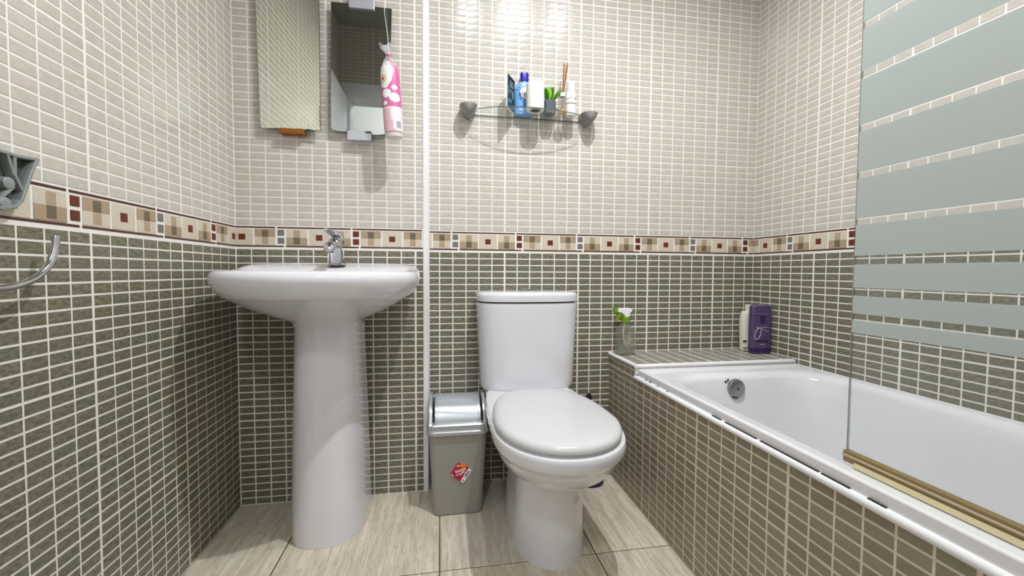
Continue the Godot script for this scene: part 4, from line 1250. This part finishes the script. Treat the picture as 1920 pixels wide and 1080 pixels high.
# ================================================================ fittings on the left wall
func left_fittings() -> void:
	var o := thing("wall_bracket", "bare grey cast metal bracket left on the wall across the patterned border", "bracket", Vector3.ZERO)
	var side := Transform3D(Basis(Vector3(0, 0, -1), Vector3(0, 1, 0), Vector3(1, 0, 0)), Vector3.ZERO)   # x runs along the wall away from the viewer
	var plate := [Vector2(-0.735, 1.0215), Vector2(-0.742, 1.0055), Vector2(-0.7655, 0.945), Vector2(-0.775, 0.932), Vector2(-0.80, 0.925), Vector2(-0.825, 0.932), Vector2(-0.835, 0.945), Vector2(-0.858, 1.0055), Vector2(-0.865, 1.0215)]
	part("back_plate", prism(plate, 0.001, 0.005, 0.001).turned(side).mesh(), M.cast_dark, o)
	var ribs := Shape.new()
	var top := 0.020
	for w in [[[-0.7365, 1.0195], [-0.7445, 1.0035], [-0.7665, 0.945], [-0.776, 0.934], [-0.80, 0.928], [-0.824, 0.934], [-0.8335, 0.945], [-0.8555, 1.0035], [-0.8635, 1.0195]], [[-0.7365, 1.0195], [-0.77, 1.0165], [-0.80, 1.018], [-0.83, 1.0165], [-0.8635, 1.0195]], [[-0.773, 1.018], [-0.7735, 0.985], [-0.762, 0.962]], [[-0.785, 1.018], [-0.775, 0.985]], [[-0.827, 1.018], [-0.8265, 0.985], [-0.838, 0.962]], [[-0.776, 0.965], [-0.80, 0.94], [-0.824, 0.965]]]:
		for k in w.size() - 1:
			var a := Vector2(w[k][0], w[k][1])
			var b := Vector2(w[k + 1][0], w[k + 1][1])
			var d := (b - a).normalized()
			var nn := Vector2(-d.y, d.x) * 0.0028
			a -= d * 0.002
			b += d * 0.002
			ribs.add(prism([a - nn, b - nn, b + nn, a + nn], 0.004, top, 0.0015).turned(side))
			top -= 0.00023
	part("rib_frame", ribs.mesh(), M.cast, o)
	for q in [[-0.7835, 0.970, 0.0105], [-0.79, 0.937, 0.010], [-0.8165, 0.970, 0.0105]]:
		part("boss", lathe([Vector2(0, 0.003), Vector2(q[2], 0.003), Vector2(q[2] * 0.92, 0.016), Vector2(q[2] * 0.7, 0.0175), Vector2(0, 0.0175)], 24).turned(Transform3D(Basis(Vector3.BACK, -PI / 2), Vector3.ZERO)).mesh(35.0), M.cast, o, moved(0.0, q[1], -q[0]))

	var h := thing("towel_hook", "curved chrome rail end curling up from the left wall under the bracket", "towel rail", Vector3.ZERO)
	var path := curve([Vector3(0.040, 0.888, 0.7350), Vector3(0.040, 0.8640, 0.7395), Vector3(0.040, 0.8400, 0.7510), Vector3(0.040, 0.8210, 0.7710), Vector3(0.040, 0.8085, 0.7980), Vector3(0.040, 0.8035, 0.8300), Vector3(0.040, 0.806, 0.865), Vector3(0.034, 0.818, 0.895), Vector3(0.018, 0.826, 0.905), Vector3(0.002, 0.828, 0.906)], 6)
	part("rail", tube(path, 0.0056, 16).mesh(60.0), M.chrome, h)
	part("rail_end", lathe([Vector2(0, 0), Vector2(0.0056, 0.0), Vector2(0.0052, 0.0022), Vector2(0.0, 0.0030)], 16).mesh(40.0), M.chrome, h, Transform3D(Basis(Vector3.RIGHT, -0.18), Vector3(0.040, 0.888, 0.7350)))
	part("wall_rose", lathe([Vector2(0, 0), Vector2(0.02, 0), Vector2(0.02, 0.004), Vector2(0.014, 0.009), Vector2(0, 0.009)], 24).turned(Transform3D(Basis(Vector3.BACK, -PI / 2), Vector3.ZERO)).mesh(35.0), M.chrome, h, moved(0.0015, 0.828, 0.906))


# ================================================================ lamps
func ceiling_light(at: Vector3, energy: float) -> void:
	var o := thing("ceiling_light", "white ceiling bar with three small spotlights above the middle of the room", "lamp", at)
	part("rod", tube([Vector3(0, 0.03, 0), Vector3(0, TOP - at.y - 0.001, 0)], 0.008, 12).mesh(), M.plastic, o)
	part("ceiling_rose", lathe([Vector2(0, 0), Vector2(0.03, 0), Vector2(0.05, 0.02), Vector2(0, 0.02)], 24).mesh(35.0), M.plastic, o, moved(0, TOP - at.y - 0.021, 0))
	part("bar", box(-0.31, 0.31, 0.022, 0.044, -0.012, 0.012, 0.004).mesh(), M.plastic, o)
	var glow := mat(rgb(255, 250, 240), 0.4)
	glow.emission_enabled = true
	glow.emission = Color(1.0, 0.96, 0.9)
	glow.emission_energy_multiplier = 8.0
	for x in [-0.27, 0.0, 0.27]:
		part("lamp_shade", lathe([Vector2(0, 0.024), Vector2(0.026, 0.022), Vector2(0.032, 0.0), Vector2(0.036, -0.050), Vector2(0.034, -0.050), Vector2(0.029, 0.0), Vector2(0.023, 0.018), Vector2(0, 0.020)], 28).mesh(35.0), M.plastic, o, moved(x, 0, 0))
		part("lamp_bulb", lathe([Vector2(0, -0.026), Vector2(0.024, -0.026), Vector2(0.026, -0.022), Vector2(0.026, 0.0), Vector2(0, 0.0)], 28).mesh(35.0), glow, o, moved(x, 0, 0))
		var l := SpotLight3D.new()
		l.name = numbered("lamp_light")
		l.position = Vector3(x, -0.058, 0)
		l.rotation = Vector3(-PI / 2, 0, 0)
		l.spot_angle = 85.0
		l.spot_angle_attenuation = 1.0
		l.spot_range = 8.0
		l.spot_attenuation = 2.0
		l.light_energy = energy * (1.5 if x == 0.0 else 0.33)
		l.light_color = Color(0.975, 0.988, 1.0)
		l.light_size = 0.012
		l.shadow_enabled = true
		o.add_child(l)


func hall_light(at: Vector3, energy: float) -> void:
	var o := thing("hall_light", "round ceiling lamp in the hall beyond the doorway", "lamp", at)
	var glow := mat(rgb(255, 252, 246), 0.4)
	glow.emission_enabled = true
	glow.emission = Color(1.0, 0.97, 0.93)
	glow.emission_energy_multiplier = 4.0
	part("lamp_globe", lathe([Vector2(0, -0.06), Vector2(0.06, -0.055), Vector2(0.10, -0.03), Vector2(0.11, 0.0), Vector2(0.10, 0.03), Vector2(0, 0.03)], 28).mesh(50.0), glow, o)
	part("ceiling_rose", lathe([Vector2(0, 0.03), Vector2(0.05, 0.03), Vector2(0.05, TOP - at.y - 0.001), Vector2(0, TOP - at.y - 0.001)], 24).mesh(35.0), M.plastic, o)
	var l := OmniLight3D.new()
	l.name = "globe_lamp"
	l.light_energy = energy
	l.omni_range = 10.0
	l.omni_attenuation = 2.0
	l.light_color = Color(0.95, 0.975, 1.0)
	l.light_size = 0.09
	l.shadow_enabled = true
	o.add_child(l)
